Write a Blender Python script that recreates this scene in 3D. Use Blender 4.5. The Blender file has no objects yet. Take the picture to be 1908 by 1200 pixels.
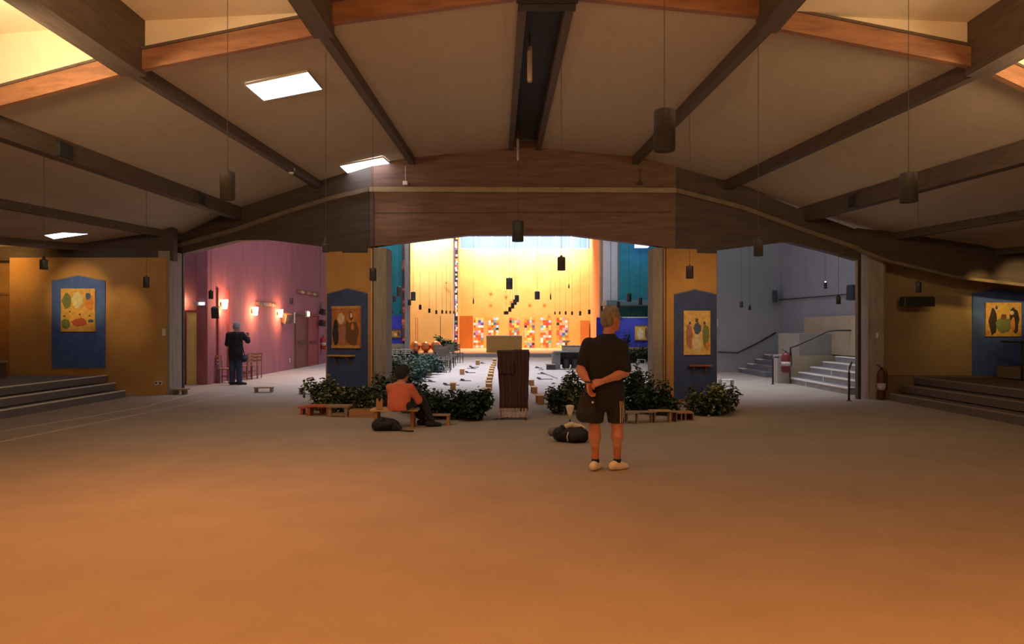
import bpy, math, random
import numpy as np
from mathutils import Vector, Matrix

random.seed(7)
S = bpy.context.scene
COL = S.collection
PI = math.pi

# ------------------------------------------------------------------ camera, sky, lights, exposure
F, HOR, CX, EYE = 1300.0, 612.0, 954.0, 1.55          # focal length and horizon in pixels of a 1908x1200 frame
cam = bpy.data.cameras.new('camera'); cam.sensor_width = 36; cam.lens = F / 1908 * 36
cam.shift_y = 12 / 1908; cam.clip_end = 200
co = bpy.data.objects.new('camera', cam); COL.objects.link(co)
co.location = (0, 0, EYE); co.rotation_euler = (PI / 2, 0, 0)
S.camera = co
S.view_settings.view_transform = 'Standard'; S.view_settings.look = 'None'
S.view_settings.gamma = 1; S.view_settings.use_curve_mapping = False
S.view_settings.exposure = 0.0
w = bpy.data.worlds.new('sky'); S.world = w; w.use_nodes = True
w.node_tree.nodes['Background'].inputs[0].default_value = (0.62, 0.74, 1.0, 1)
w.node_tree.nodes['Background'].inputs[1].default_value = 1.0
try:
    S.cycles.max_bounces = 6; S.cycles.diffuse_bounces = 4; S.cycles.sample_clamp_indirect = 4
except Exception: pass

def area(name, loc, target, sx, sy, col, power, spread=180):
    l = bpy.data.lights.new(name, 'AREA'); l.shape = 'RECTANGLE'; l.size = sx; l.size_y = sy
    l.color = col; l.energy = power; l.spread = math.radians(spread)
    o = bpy.data.objects.new(name, l); COL.objects.link(o); o.location = loc
    o.rotation_euler = (Vector(target) - Vector(loc)).to_track_quat('-Z', 'Y').to_euler()
    return o
def spot(name, loc, target, col, power, angle=60, blend=.6, r=.05):
    l = bpy.data.lights.new(name, 'SPOT'); l.color = col; l.energy = power
    l.spot_size = math.radians(angle); l.spot_blend = blend; l.shadow_soft_size = r
    o = bpy.data.objects.new(name, l); COL.objects.link(o); o.location = loc
    o.rotation_euler = (Vector(target) - Vector(loc)).to_track_quat('-Z', 'Y').to_euler()
    return o
ORANGE = (1.0, .40, .12); WARM = (1.0, .56, .20)
# lamps of the front hall, behind and above the camera
area('light_hall_floor', (.6, .2, 4.6), (.6, .3, 0), 11, 3.0, (1.0, .35, .085), 560, 140)
area('light_hall_floor_left', (-3.0, 5.6, 4.3), (-3.0, 6.2, 0), 3, 1.2, (1, .36, .10), 60, 110)
# warm fixtures between the deep beams, washing the raised ceiling
area('light_cove_left', (-5.6, 6.6, 4.1), (-5.4, 8.2, 5.0), 1.0, .4, (1, .70, .38), 78)
area('light_cove_left_inner', (-3.5, 5.4, 4.5), (-3.4, 8.0, 5.25), 1.2, .4, (1, .63, .32), 30)
area('light_cove_middle_left', (-1.2, 4.6, 4.8), (-1.2, 7.5, 5.7), 1.4, .4, (1, .52, .22), 17)
area('light_cove_middle_right', (1.7, 4.6, 4.8), (1.7, 7.5, 5.7), 1.4, .4, (1, .52, .22), 15)
area('light_cove_right_inner', (4.0, 5.4, 4.5), (3.9, 8.0, 5.25), 1.2, .4, (1, .62, .28), 26)
area('light_cove_right', (6.4, 6.9, 4.1), (6.2, 8.4, 4.8), 1.0, .4, (1, .70, .38), 62)
# added fill lamps: soft ambient from overhead and upward bounce off the floor
area('light_hall_ambient', (0, 9.5, 4.2), (0, 9.8, 0), 9, 6, (.94, .88, .74), 36)
area('light_hall_bounce', (0, 8.5, .25), (0, 8.5, 5), 14, 10, (1.0, .70, .44), 52)
# nave: daylight from roof lights
area('light_nave', (-1.2, 26, 8.6), (-1.2, 26, 0), 7, 15, (.76, .77, 1.0), 1020, 82)
area('light_altar_wall', (.8, 47.1, 8.5), (.8, 47.9, 5.6), 8.5, .7, (1.0, .96, .97), 1150, 120)
area('light_yellow_wall', (-5.0, 42.7, 8.4), (-5.0, 43.5, 5.0), 2.6, .7, (1.0, .96, .97), 380, 130)
area('light_altar_low', (0, 40, 8.6), (0, 46, 1), 9, 3, (1.0, .84, .70), 90, 140)
area('light_pink_side', (-5.5, 22.5, 7.8), (-8.6, 22.5, 3.5), 2, 7, (.95, .84, 1.0), 50)
area('light_teal_left', (-6.2, 33, 7.5), (-6.2, 36.5, 3), 2, 2, (.75, .95, 1.0), 70)
area('light_teal_right', (6.6, 36, 7.6), (7.0, 41, 3), 2.4, 2, (.8, .9, 1.0), 90)
area('light_grey_side', (6.2, 19.5, 7.8), (9.4, 21, 3.0), 3, 5, (.86, .88, 1.0), 26)
area('light_side_floor_left', (-5.5, 22, 8.6), (-5.5, 22, 0), 3, 8, (.86, .84, 1.0), 90, 70)
area('light_side_floor_right', (5.8, 19, 8.6), (5.8, 19, 0), 3, 6, (.86, .84, 1.0), 100, 70)
# small spots on the painted panels
spot('light_panel_left', (-9.75, 13.6, 3.2), (-10.05, 16.2, 2.35), (1, .68, .30), 150, 36, .8)
spot('light_panel_left_side', (-9.2, 14.6, 3.2), (-9.05, 16.25, 1.9), (1, .64, .24), 48, 40, .9)
spot('light_alcove_left', (-11.6, 15.3, 3.2), (-11.9, 16.6, 2.9), (1, .56, .16), 46, 130, .9)
spot('light_panel_right', (10.9, 13.4, 3.0), (11.15, 15.9, 2.25), (1, .66, .26), 135, 42, .8)
spot('light_panel_right_side', (10.2, 14.4, 3.0), (10.2, 15.9, 1.8), (1, .62, .18), 40, 60, 1)
spot('light_pendant_floor_left', (-3.9, 12.9, 2.6), (-3.6, 12.9, 0), (1, .46, .14), 34, 80, 1)
spot('light_pendant_floor_right', (3.3, 12.2, 2.6), (3.2, 12.6, 0), (1, .46, .14), 30, 90, 1)
spot('light_pillar_left', (-3.4, 12.6, 2.55), (-3.5, 14.9, 1.9), (1, .60, .26), 13, 60, .9)
spot('light_pillar_right', (3.85, 12.4, 2.7), (3.95, 14.9, 1.9), (1, .60, .24), 42, 66, .9)
spot('light_header_left', (-2.45, 13.6, 3.8), (-2.75, 14.6, 4.3), (1, .84, .66), 9, 110, 1)  # added spot for the roof window's pale patch on the header
spot('light_blue_right', (6.2, 36.2, 2.9), (6.66, 37.9, 1.35), (1, .9, .55), 60, 60, .8)
spot('light_blue_left', (-5.7, 34.3, 2.6), (-6.0, 35.9, 1.3), (1, .7, .3), 22, 60, .8)
spot('light_stairs', (8.6, 18.2, 3.4), (8.6, 18.2, .3), (.90, 1, .55), 26, 90, .8)

# ------------------------------------------------------------------ helpers
def P(px, py, D): return Vector(((px - CX) / F * D, D, EYE + (HOR - py) / F * D))
def G(px, py, z=0.0):
    D = F * (EYE - z) / (py - HOR); return Vector(((px - CX) / F * D, D, z))

MATS = {}
def mat(name, col, rough=.8, metal=0, ns=0, na=.0, bs=0, bump=0, em=None, est=0, stretch=None, col2=None, det=4, tr=0):
    if name in MATS: return MATS[name]
    m = bpy.data.materials.new(name); m.use_nodes = True; nt = m.node_tree; nd = nt.nodes; L = nt.links
    b = nd['Principled BSDF']; b.inputs['Roughness'].default_value = rough; b.inputs['Metallic'].default_value = metal
    b.inputs['Base Color'].default_value = (*col, 1)
    if ns or bs: tc = nd.new('ShaderNodeTexCoord'); mp = nd.new('ShaderNodeMapping'); L.new(tc.outputs['Object'], mp.inputs[0]); mp.inputs['Scale'].default_value = stretch or (1, 1, 1)
    if ns:
        n = nd.new('ShaderNodeTexNoise'); n.inputs['Scale'].default_value = ns; n.inputs['Detail'].default_value = det; n.inputs['Roughness'].default_value = .62
        L.new(mp.outputs[0], n.inputs['Vector'])
        r = nd.new('ShaderNodeValToRGB'); r.color_ramp.elements[0].position = .3; r.color_ramp.elements[1].position = .7
        c2 = col2 or tuple(min(1, c * (1 + na)) for c in col); c1 = col if col2 else tuple(c * (1 - na) for c in col)
        r.color_ramp.elements[0].color = (*c1, 1); r.color_ramp.elements[1].color = (*c2, 1)
        L.new(n.outputs[0], r.inputs[0]); L.new(r.outputs[0], b.inputs['Base Color'])
    if bs:
        n2 = nd.new('ShaderNodeTexNoise'); n2.inputs['Scale'].default_value = bs; n2.inputs['Detail'].default_value = 3
        L.new(mp.outputs[0], n2.inputs['Vector'])
        bp = nd.new('ShaderNodeBump'); bp.inputs['Strength'].default_value = bump; bp.inputs['Distance'].default_value = .02
        L.new(n2.outputs[0], bp.inputs['Height']); L.new(bp.outputs[0], b.inputs['Normal'])
    if em: b.inputs['Emission Color'].default_value = (*em, 1); b.inputs['Emission Strength'].default_value = est
    if tr: b.inputs['Transmission Weight'].default_value = tr
    MATS[name] = m; return m

carpet = mat('carpet', (.40, .352, .285), .95, ns=1.3, na=.07, bs=240, bump=.5)
plaster_y = mat('plaster_ochre', (.50, .26, .085), .9, ns=2.2, bs=26, bump=.35, col2=(.58, .33, .11))
plaster_g = mat('plaster_beige', (.40, .31, .20), .9, ns=2, na=.12, bs=26, bump=.35)
ceil_m = mat('ceiling_board', (.50, .415, .305), .95, ns=5, na=.06, bs=120, bump=.2)
ceil_hi = mat('ceiling_paint', (.84, .72, .54), .9, ns=3, na=.04, bs=50, bump=.15)
beam_m = mat('beam_dark', (.105, .075, .058), .7, ns=3, na=.25, stretch=(8, .7, 8), bs=30, bump=.2)
beam_b = mat('beam_black', (.035, .032, .032), .7, ns=3, na=.2)
purlin_m = mat('purlin_wood', (.29, .135, .07), .55, ns=2.2, na=.3, stretch=(.8, 5, 6), bs=20, bump=.2)
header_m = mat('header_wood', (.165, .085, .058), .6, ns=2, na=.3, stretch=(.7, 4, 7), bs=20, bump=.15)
header_d = mat('header_shade_wood', (.085, .062, .052), .7, ns=2, na=.25, stretch=(.7, .7, 6))  # darker copy of the header wood, with shade in its colour
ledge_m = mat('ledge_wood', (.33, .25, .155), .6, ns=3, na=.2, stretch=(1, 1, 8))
concrete = mat('concrete', (.34, .30, .26), .9, ns=3, na=.2, stretch=(4, 4, .6), bs=20, bump=.3)
blue_p = mat('blue_panel', (.055, .12, .40), .75, ns=5, bs=40, bump=.3, col2=(.09, .18, .52))
blue_d = mat('slate_panel', (.050, .080, .23), .75, ns=4, na=.15, bs=40, bump=.3)
blue_b = mat('vivid_blue', (.05, .06, .62), .8, ns=4, na=.15)
pink = mat('pink_plaster', (.34, .12, .145), .9, ns=1.6, bs=30, bump=.3, col2=(.41, .16, .185), stretch=(2, 2, .5))
teal = mat('teal_plaster', (.03, .26, .31), .85, ns=3, na=.15, bs=30, bump=.2)
altar_y = mat('altar_wall_yellow', (.80, .39, .085), .9, ns=1.1, bs=18, bump=.2, col2=(.88, .50, .14))
altar_o = mat('altar_wall_orange', (.64, .26, .055), .9, ns=1.3, na=.07)
side_y = mat('side_wall_yellow', (.82, .52, .16), .9, ns=1, bs=18, bump=.2, col2=(.90, .62, .22))
grey_w = mat('grey_wall', (.34, .345, .33), .9, ns=1.5, na=.06, bs=40, bump=.2)
grey_b = mat('bluish_grey_wall', (.30, .315, .34), .9, ns=1.5, na=.06, bs=40, bump=.2)
white_w = mat('white_wall', (.66, .67, .72), .9, ns=2, na=.05)
beige_w = mat('beige_low_wall', (.40, .335, .23), .9, ns=3, na=.08, bs=40, bump=.2)
stone = mat('stone_step', (.30, .30, .31), .8, ns=9, na=.15, bs=60, bump=.3)
nosing = mat('step_nosing', (.85, .82, .72), .6, ns=8, na=.1)
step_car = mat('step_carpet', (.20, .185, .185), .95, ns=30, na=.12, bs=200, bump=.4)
woodl = mat('light_wood', (.60, .37, .14), .55, ns=4, na=.2, stretch=(1, 8, 8))
wood = mat('bench_wood', (.40, .20, .085), .55, ns=4, na=.25, stretch=(1, 8, 8))
wood_r = mat('reddish_wood', (.42, .11, .06), .6, ns=4, na=.25, stretch=(1, 8, 8))
wood_d = mat('dark_wood', (.14, .08, .05), .6, ns=5, na=.25, stretch=(8, 8, 1))
wood_g = mat('greyed_wood', (.30, .22, .14), .7, ns=5, na=.25, stretch=(1, 8, 8))
chairm = mat('chair_wood', (.10, .085, .06), .6, ns=6, na=.3)
chairg = mat('chair_wood_brown', (.22, .12, .07), .6, ns=6, na=.3)
metal_b = mat('black_metal', (.055, .052, .05), .45, .3, ns=8, na=.2)
metal_g = mat('grey_enamel', (.045, .043, .038), .55, .1, ns=8, na=.15)
lamp_in = mat('lamp_inside', (.03, .03, .03), .6, ns=8, na=.1)
lamp_on = mat('lamp_glow', (1, .95, .85), .5, ns=3, na=.02, em=(1, .93, .78), est=6)
cable_m = mat('cable', (.05, .045, .04), .7, ns=8, na=.1)
copper = mat('copper', (.95, .36, .20), .28, 1, ns=9, na=.2, bs=14, bump=.6)
cloth_b = mat('burgundy_cloth', (.055, .022, .026), .95, ns=40, na=.3, bs=150, bump=.4)
cloth_s = mat('burgundy_stripe', (.085, .042, .045), .95, ns=40, na=.3)
fringe_m = mat('fringe_thread', (.60, .52, .48), .95, ns=40, na=.3)
skin = mat('skin', (.52, .225, .135), .55, ns=8, na=.1)
skin_c = mat('skin_pale', (.55, .33, .26), .55, ns=8, na=.08)
shirt_k = mat('black_tshirt', (.012, .015, .022), .9, ns=20, na=.2, bs=14, bump=.4)
shorts_k = mat('black_shorts', (.014, .014, .017), .8, ns=20, na=.2, bs=10, bump=.4)
shirt_o = mat('coral_shirt', (.60, .15, .085), .9, ns=12, na=.12, bs=12, bump=.5)
jeans = mat('jeans', (.035, .055, .12), .9, ns=20, na=.2)
black_t = mat('black_trousers', (.016, .016, .02), .85, ns=20, na=.2)
white_l = mat('white_leather', (.82, .78, .68), .5, ns=8, na=.05)
hair_g = mat('grey_hair', (.27, .23, .17), .8, ns=60, na=.5, stretch=(1, 1, .3), bs=90, bump=1)
hair_g2 = mat('silver_hair', (.30, .31, .34), .8, ns=60, na=.3, bs=90, bump=1)
hair_k = mat('dark_hair', (.013, .011, .011), .8, ns=60, na=.4, bs=60, bump=1)
bag_k = mat('black_nylon', (.014, .015, .018), .75, ns=14, na=.3, bs=16, bump=.7)
white_c = mat('white_cloth', (.70, .62, .50), .9, ns=12, na=.1, bs=14, bump=.6)
grey_c = mat('grey_cloth', (.20, .18, .19), .9, ns=12, na=.1, bs=14, bump=.6)
white_p = mat('white_plastic', (.75, .73, .70), .5, ns=4, na=.03)
red_m = mat('red_enamel', (.42, .035, .045), .4, ns=5, na=.1)
door_r = mat('red_door_paint', (.30, .055, .065), .6, ns=4, na=.12, stretch=(3, 3, .5))
door_y = mat('yellow_door_paint', (.95, .80, .28), .7, ns=4, na=.06)
gold = mat('gold_leaf', (.80, .50, .13), .5, .25, ns=5, na=.2)
soil = mat('dark_soil', (.05, .04, .03), .95, ns=20, na=.3)
leaf_a = mat('leaf_dark', (.034, .062, .030), .6, ns=4, na=.5)
leaf_b = mat('leaf_olive', (.23, .23, .11), .55, ns=4, na=.4)
leaf_c = mat('leaf_teal', (.028, .062, .048), .7, ns=4, na=.4)
stem_m = mat('stem', (.10, .07, .04), .8, ns=10, na=.3)
for _m in (leaf_a, leaf_b, leaf_c): _m.node_tree.nodes['Principled BSDF'].inputs['Specular IOR Level'].default_value = .2
pane_sky = mat('skylight_pane', (.9, .93, 1), .4, ns=2, na=.02, em=(.86, .90, 1.0), est=5.5)
pane_vio = mat('violet_pane', (.5, .4, 1), .4, ns=2, na=.02, em=(.42, .35, 1.0), est=5)
band_b = mat('clerestory_glass', (.05, .08, .2), .4, ns=1.2, na=.2, em=(.36, .50, 1.0), est=.8, stretch=(1, 1, .4))
band_b.node_tree.nodes['Principled BSDF'].inputs['Specular IOR Level'].default_value = 0
band_b.node_tree.nodes['Principled BSDF'].inputs['Roughness'].default_value = 1
sconce_m = mat('sconce_glow', (1, .8, .5), .5, ns=3, na=.02, em=(1, .66, .30), est=26)

class MB:
    def __init__(s): s.v = []; s.f = []; s.mi = []; s.cur = 0
    def add(s, vs, fs):
        n = len(s.v); s.v += [tuple(v) for v in vs]; s.f += [tuple(i + n for i in f) for f in fs]; s.mi += [s.cur] * len(fs); return s
    def box(s, c, d, rz=0, rx=0, ry=0, bev=0):
        M = Matrix.Rotation(rz, 3, 'Z') @ Matrix.Rotation(rx, 3, 'X') @ Matrix.Rotation(ry, 3, 'Y'); c = Vector(c)
        x, y, z = d[0] / 2, d[1] / 2, d[2] / 2
        vs = [c + M @ Vector((a * x, b * y, e * z)) for e in (-1, 1) for a, b in ((-1, -1), (1, -1), (1, 1), (-1, 1))]
        return s.add(vs, [(3, 2, 1, 0), (4, 5, 6, 7), (0, 1, 5, 4), (1, 2, 6, 5), (2, 3, 7, 6), (3, 0, 4, 7)])
    def bbox(s, c, d, b=.01, rz=0):
        # box with chamfered vertical and top edges
        c = Vector(c); x, y, z = d[0] / 2, d[1] / 2, d[2] / 2; M = Matrix.Rotation(rz, 3, 'Z'); b = min(b, x * .45, y * .45, z * .9)
        def ring(ins, h):
            X, Y = x - ins, y - ins
            return [c + M @ Vector(p) for p in ((-X + b, -Y, h), (X - b, -Y, h), (X, -Y + b, h), (X, Y - b, h), (X - b, Y, h), (-X + b, Y, h), (-X, Y - b, h), (-X, -Y + b, h))]
        vs = ring(0, -z) + ring(0, z - b) + ring(b * .7, z)
        fs = [tuple(range(7, -1, -1)), tuple(range(16, 24))]
        for r in (0, 8):
            for i in range(8): j = (i + 1) % 8; fs.append((r + i, r + j, r + 8 + j, r + 8 + i))
        return s.add(vs, fs)
    def beam(s, a, b, wx, h, up=(0, 0, 1)):
        # bar from a to b, width wx, height h hanging/standing centred
        a = Vector(a); b = Vector(b); d = (b - a).normalized(); sd = d.cross(Vector(up)).normalized(); u = sd.cross(d).normalized()
        vs = [p + sd * (i * wx / 2) + u * (j * h / 2) for p in (a, b) for i, j in ((-1, -1), (1, -1), (1, 1), (-1, 1))]
        return s.add(vs, [(0, 1, 2, 3), (7, 6, 5, 4), (0, 4, 5, 1), (1, 5, 6, 2), (2, 6, 7, 3), (3, 7, 4, 0)])
    def tube(s, pts, r, n=6, caps=True):
        pts = [Vector(p) for p in pts]; rs = r if isinstance(r, (list, tuple)) else [r] * len(pts); vs = []; fs = []
        up = Vector((.123, .31, .94))
        for i, p in enumerate(pts):
            d = (pts[min(i + 1, len(pts) - 1)] - pts[max(i - 1, 0)]).normalized()
            if abs(d.dot(up)) > .97: up = Vector((1, .1, 0))
            a = d.cross(up).normalized(); b = d.cross(a)
            for k in range(n): t = 2 * PI * k / n; vs.append(p + a * math.cos(t) * rs[i] + b * math.sin(t) * rs[i])
        for i in range(len(pts) - 1):
            for k in range(n): j = (k + 1) % n; fs.append((i * n + k, i * n + j, (i + 1) * n + j, (i + 1) * n + k))
        if caps: fs += [tuple(range(n - 1, -1, -1)), tuple(range((len(pts) - 1) * n, len(pts) * n))]
        return s.add(vs, fs)
    def lathe(s, prof, c=(0, 0, 0), n=20, axis='Z'):
        c = Vector(c); vs = []; fs = []
        for r, z in prof:
            for k in range(n):
                t = 2 * PI * k / n; p = Vector((r * math.cos(t), r * math.sin(t), z))
                if axis == 'Y': p = Vector((p.x, -p.z, p.y))
                vs.append(c + p)
        for i in range(len(prof) - 1):
            for k in range(n): j = (k + 1) % n; fs.append((i * n + k, i * n + j, (i + 1) * n + j, (i + 1) * n + k))
        if prof[0][0] > 1e-4: fs.append(tuple(range(n - 1, -1, -1)))
        if prof[-1][0] > 1e-4: fs.append(tuple(range((len(prof) - 1) * n, len(prof) * n)))
        return s.add(vs, fs)
    def prism(s, pts, off):
        # polygon pts extruded by vector off
        n = len(pts); off = Vector(off); vs = [Vector(p) for p in pts] + [Vector(p) + off for p in pts]
        fs = [tuple(range(n)), tuple(range(2 * n - 1, n - 1, -1))]
        for i in range(n): j = (i + 1) % n; fs.append((j, i, n + i, n + j))
        return s.add(vs, fs)

def obj(name, mb, m, parent=None, smooth=False, kind=None):
    me = bpy.data.meshes.new(name)
    if isinstance(mb, MB): me.from_pydata(mb.v, [], mb.f)
    else: me.from_pydata(mb[0], [], mb[1])
    ms = m if isinstance(m, (list, tuple)) else [m]
    for x in ms: me.materials.append(x)
    if len(ms) > 1: me.polygons.foreach_set('material_index', mb.mi)
    if smooth: me.polygons.foreach_set('use_smooth', [True] * len(me.polygons))
    me.update(); o = bpy.data.objects.new(name, me); COL.objects.link(o)
    if parent: o.parent = parent
    if kind: o['kind'] = kind
    return o
def thing(name, label, cat, loc=(0, 0, 0), rz=0, group=None):
    o = bpy.data.objects.new(name, None); COL.objects.link(o); o.location = loc; o.rotation_euler = (0, 0, rz)
    o.empty_display_size = .1; o['label'] = label; o['category'] = cat
    if group: o['group'] = group
    return o
def tag(o, label, cat, group=None):
    o['label'] = label; o['category'] = cat
    if group: o['group'] = group
    return o
def copy_tree(o, parent=None):
    c = o.copy(); COL.objects.link(c); c.parent = parent
    for ch in list(o.children): copy_tree(ch, c)
    return c
def struct(name, mb, m, parent=None, smooth=False):
    return obj(name, mb, m, parent, smooth, None if parent else 'structure')
def ray_plane(px, py, A, B):
    # pixel ray meets vertical plane through plan points A, B
    r = Vector(((px - CX) / F, 1, (HOR - py) / F)); n = Vector((B[1] - A[1], -(B[0] - A[0]), 0))
    t = n.dot(Vector((A[0], A[1], 0))) / n.dot(r); return Vector((0, 0, EYE)) + r * t

# ------------------------------------------------------------------ floor
mb = MB(); mb.box((0, 22.5, -.06), (30, 54, .12)); struct('floor', mb, carpet)
seam_m = mat('carpet_seam', (.60, .54, .46), .9, ns=8, na=.1)
for pts in ([(0, 804), (130, 783), (272, 758), (384, 728)], [(0, 824), (120, 800), (240, 776), (360, 751), (436, 736)]):
    mb = MB(); g = [G(*p) for p in pts]
    for a, b in zip(g, g[1:]): mb.beam(a + Vector((0, 0, .004)), b + Vector((0, 0, .004)), .035, .008)
    struct('trim_1', mb, seam_m)

# ------------------------------------------------------------------ hall roof: rafters, panels, purlin
# name: far pixel, far depth, middle/near pixel, its depth, near depth, width, drop
RA = [  # left to right, (farpx, farpy, farD, px, py, D, Dn, width, drop, mat)
    (-60, 478, 15.9, -60, 472, 14.0, 9.3, .14, .16),
    (135, 466, 16.2, 0, 456, 14.6, 9.2, .13, .15),
    (337, 448, 17.0, 0, 388, 12.5, 9.0, .12, .15),
    (450, 412, 16.4, 0, 260, 9.3, 8.8, .20, .27),
    (590, 350, 15.1, 250, 143, 8.4, 8.4, .12, .16),
    (768, 307, 14.6, 604, 72, 8.15, 8.15, .12, .15),
    (1184, 307, 14.6, 1428, 62, 8.15, 8.15, .12, .17),
    (1350, 357, 14.95, 1822, 143, 8.4, 8.4, .13, .2),
    (1486, 418, 15.5, 1908, 306, 9.9, 8.8, .20, .3),
    (1622, 455, 16.0, 1908, 408, 12.5, 9.0, .12, .15),
    (1790, 482, 16.2, 1908, 471, 14.7, 9.2, .13, .12),
    (1990, 488, 16.0, 1990, 484, 14.0, 9.3, .14, .16)]
ceiling = struct('ceiling', MB().box((0, 1.5, 5.95), (30, 13.2, .1)), ceil_m)
tops = []
for (fx, fy, fD, nx, ny, nD, Dn, wd, dr) in RA:
    a = P(fx, fy, fD); b = P(nx, ny, nD); d = (b - a) / (b.y - a.y)
    n = a + d * (Dn - a.y); f = a + d * .35
    if abs(fx + 60) < 1: n.z = a.z; n.x = -13.8; f.x = a.x = -13.8
    if fx == 1990: n.z = a.z; n.x = 13.8; f.x = 13.8
    tops.append((n + Vector((0, 0, dr)), f + Vector((0, 0, dr)), wd, dr))
    mb = MB(); up = Vector((0, 0, 1)); hw = Vector((wd / 2, 0, 0))
    vs = [p + s_ * hw + up * h for p in (n - d * .0, f) for s_, h in ((-1, 0), (1, 0), (1, dr + .02), (-1, dr + .02))]
    mb.add(vs, [(0, 1, 2, 3), (7, 6, 5, 4), (0, 4, 5, 1), (1, 5, 6, 2), (2, 6, 7, 3), (3, 7, 4, 0)])
    obj('rafter', mb, beam_m, ceiling)
# ridge channel: two side beams with dark board between
ridge = []
for (fx, fy, nx, ny, k) in ((952, 281, 974, 8, -1), (1003, 281, 1064, 8, 1)):
    a = P(fx, fy, 14.6); b = P(nx, ny, 8.0); d = (b - a) / (b.y - a.y); f = a + d * .35
    ridge.append((b, f))
    mb = MB(); hw = Vector((.05, 0, 0))
    vs = [p + s_ * hw + Vector((0, 0, h)) for p in (b, f) for s_, h in ((-1, 0), (1, 0), (1, .34), (-1, .34))]
    mb.add(vs, [(0, 1, 2, 3), (7, 6, 5, 4), (0, 4, 5, 1), (1, 5, 6, 2), (2, 6, 7, 3), (3, 7, 4, 0)])
    obj('ridge_beam', mb, beam_m, ceiling)
mb = MB(); u = Vector((0, 0, .26)); mb.prism([ridge[0][0] + u, ridge[0][1] + u, ridge[1][1] + u, ridge[1][0] + u], (0, 0, .06)); obj('ridge_board', mb, beam_b, ceiling)
mb = MB(); mb.box(((ridge[0][0].x + ridge[1][0].x) / 2, 8.0, 5.45), (.66, .06, .5)); obj('ridge_end_board', mb, beam_b, ceiling)
r0 = (ridge[0][0] + Vector((0, 0, .06)), ridge[0][1] + Vector((0, 0, .06))); r1 = (ridge[1][0] + Vector((0, 0, .06)), ridge[1][1] + Vector((0, 0, .06)))
edges = [(t[0], t[1]) for t in tops[:6]] + [r0, None, r1] + [(t[0], t[1]) for t in tops[6:]]
def bay_point(i, s_, t):
    a, b = edges[i], edges[i + 1]; l = a[0].lerp(a[1], t); r = b[0].lerp(b[1], t); return l.lerp(r, s_)
bays = [i for i in range(len(edges) - 1) if edges[i] and edges[i + 1]]
for i in bays:
    a, b = edges[i], edges[i + 1]
    mb = MB(); mb.prism([a[0], a[1], b[1], b[0]], (0, 0, .06)); obj('ceiling_panel', mb, ceil_m, ceiling)
# purlin pieces and raised part of the roof towards the camera
RZ = {0: 5.22, 1: 5.22, 2: 5.22, 3: 5.22, 4: 5.24, 5: 5.78, 8: 5.78, 9: 5.22, 10: 5.22, 11: 5.22, 12: 5.22, 13: 5.22}
for i in bays:
    a, b = edges[i][0], edges[i + 1][0]
    lo, hi = -.13, .10
    if i in (5, 8): lo = -.02; hi = .22
    mb = MB(); mb.prism([a + Vector((0, 0, lo)), b + Vector((0, 0, lo)), b + Vector((0, 0, hi)), a + Vector((0, 0, hi))], (0, -.09, 0)); obj('purlin', mb, purlin_m, ceiling)
    mb = MB(); a2 = a + Vector((0, -.11, hi)); b2 = b + Vector((0, -.11, hi)); mb.prism([a2, b2, b2 + Vector((0, 0, .03)), a2 + Vector((0, 0, .03))], (0, .14, 0)); obj('purlin_cap', mb, beam_m, ceiling)
    z = RZ[i]
    mb = MB(); mb.prism([a + Vector((0, -.02, hi)), b + Vector((0, -.02, hi)), Vector((b.x, b.y - .02, z)), Vector((a.x, a.y - .02, z))], (0, .05, 0)); obj('upstand_panel', mb, ceil_hi, ceiling)
    mb = MB(); mb.prism([Vector((a.x, a.y, z)), Vector((b.x, b.y, z)), Vector((b.x, -4, z)), Vector((a.x, -4, z))], (0, 0, .06)); obj('raised_ceiling_panel', mb, ceil_hi, ceiling)
for k, (n, f, wd, dr) in enumerate(tops):
    zt = 5.24 if k not in (5, 6) else 5.80
    bw = .30 if k in (4, 7) else .24
    mb = MB(); mb.box((n.x, (n.y - 4) / 2 - .0, (n.z - dr + zt) / 2), (bw, n.y + 4, zt - n.z + dr)); obj('deep_beam', mb, beam_m, ceiling)
mb = MB(); mb.box(((ridge[0][0].x + ridge[1][0].x) / 2, 1.95, 5.5), (.7, 12, .5)); obj('ridge_deep_beam', mb, beam_b, ceiling)
# dark boxes added where dark smudges sit on the two main side rafters
for k, px, lb in ((3, 105, 'dark box on the left main rafter, nearer one'), (3, 362, 'dark box on the left main rafter, farther one'), (8, 1602, 'dark box on the right main rafter')):
    n_, f_, wd, dr = tops[k]; best = min((n_.lerp(f_, i / 200) for i in range(201)), key=lambda p: abs(CX + p.x / p.y * F - px))
    t = thing('rafter_box', lb, 'fixing', (best.x, best.y, best.z - dr))
    obj('dark_box', MB().bbox((0, 0, dr * .45), (wd + .10, .34, dr * .8), .02), beam_b, t); obj('cross_rod', MB().tube([(-wd / 2 - .07, 0, dr * .4), (wd / 2 + .07, 0, dr * .4)], .02, 6), metal_b, t)
# pale tubes hanging in the ridge channel
for (px, y0, y1, D, wpx) in ((987, 85, 153, 9.4, 10), (965, 258, 300, 13.4, 5)):
    a = P(px, y0, D); b = P(px, y1, D)
    t = thing('hanging_tube', 'pale slim tube hanging in the dark ridge channel, %s' % ('the longer one nearer the camera' if px == 987 else 'the shorter one near the wooden header'), 'tube', (b.x, b.y, b.z))
    h = a.z - b.z; r = wpx / 2 / F * D
    obj('tube', MB().lathe([(r * .8, 0), (r, .02), (r, h - .02), (r * .6, h)], n=14), mat('tube_metal', (.40, .33, .29), .4, .4, ns=6, na=.1), t, True)
    obj('hanger', MB().tube([(0, 0, h), (0, 0, 5.60 - b.z)], .008), cable_m, t)
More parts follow.
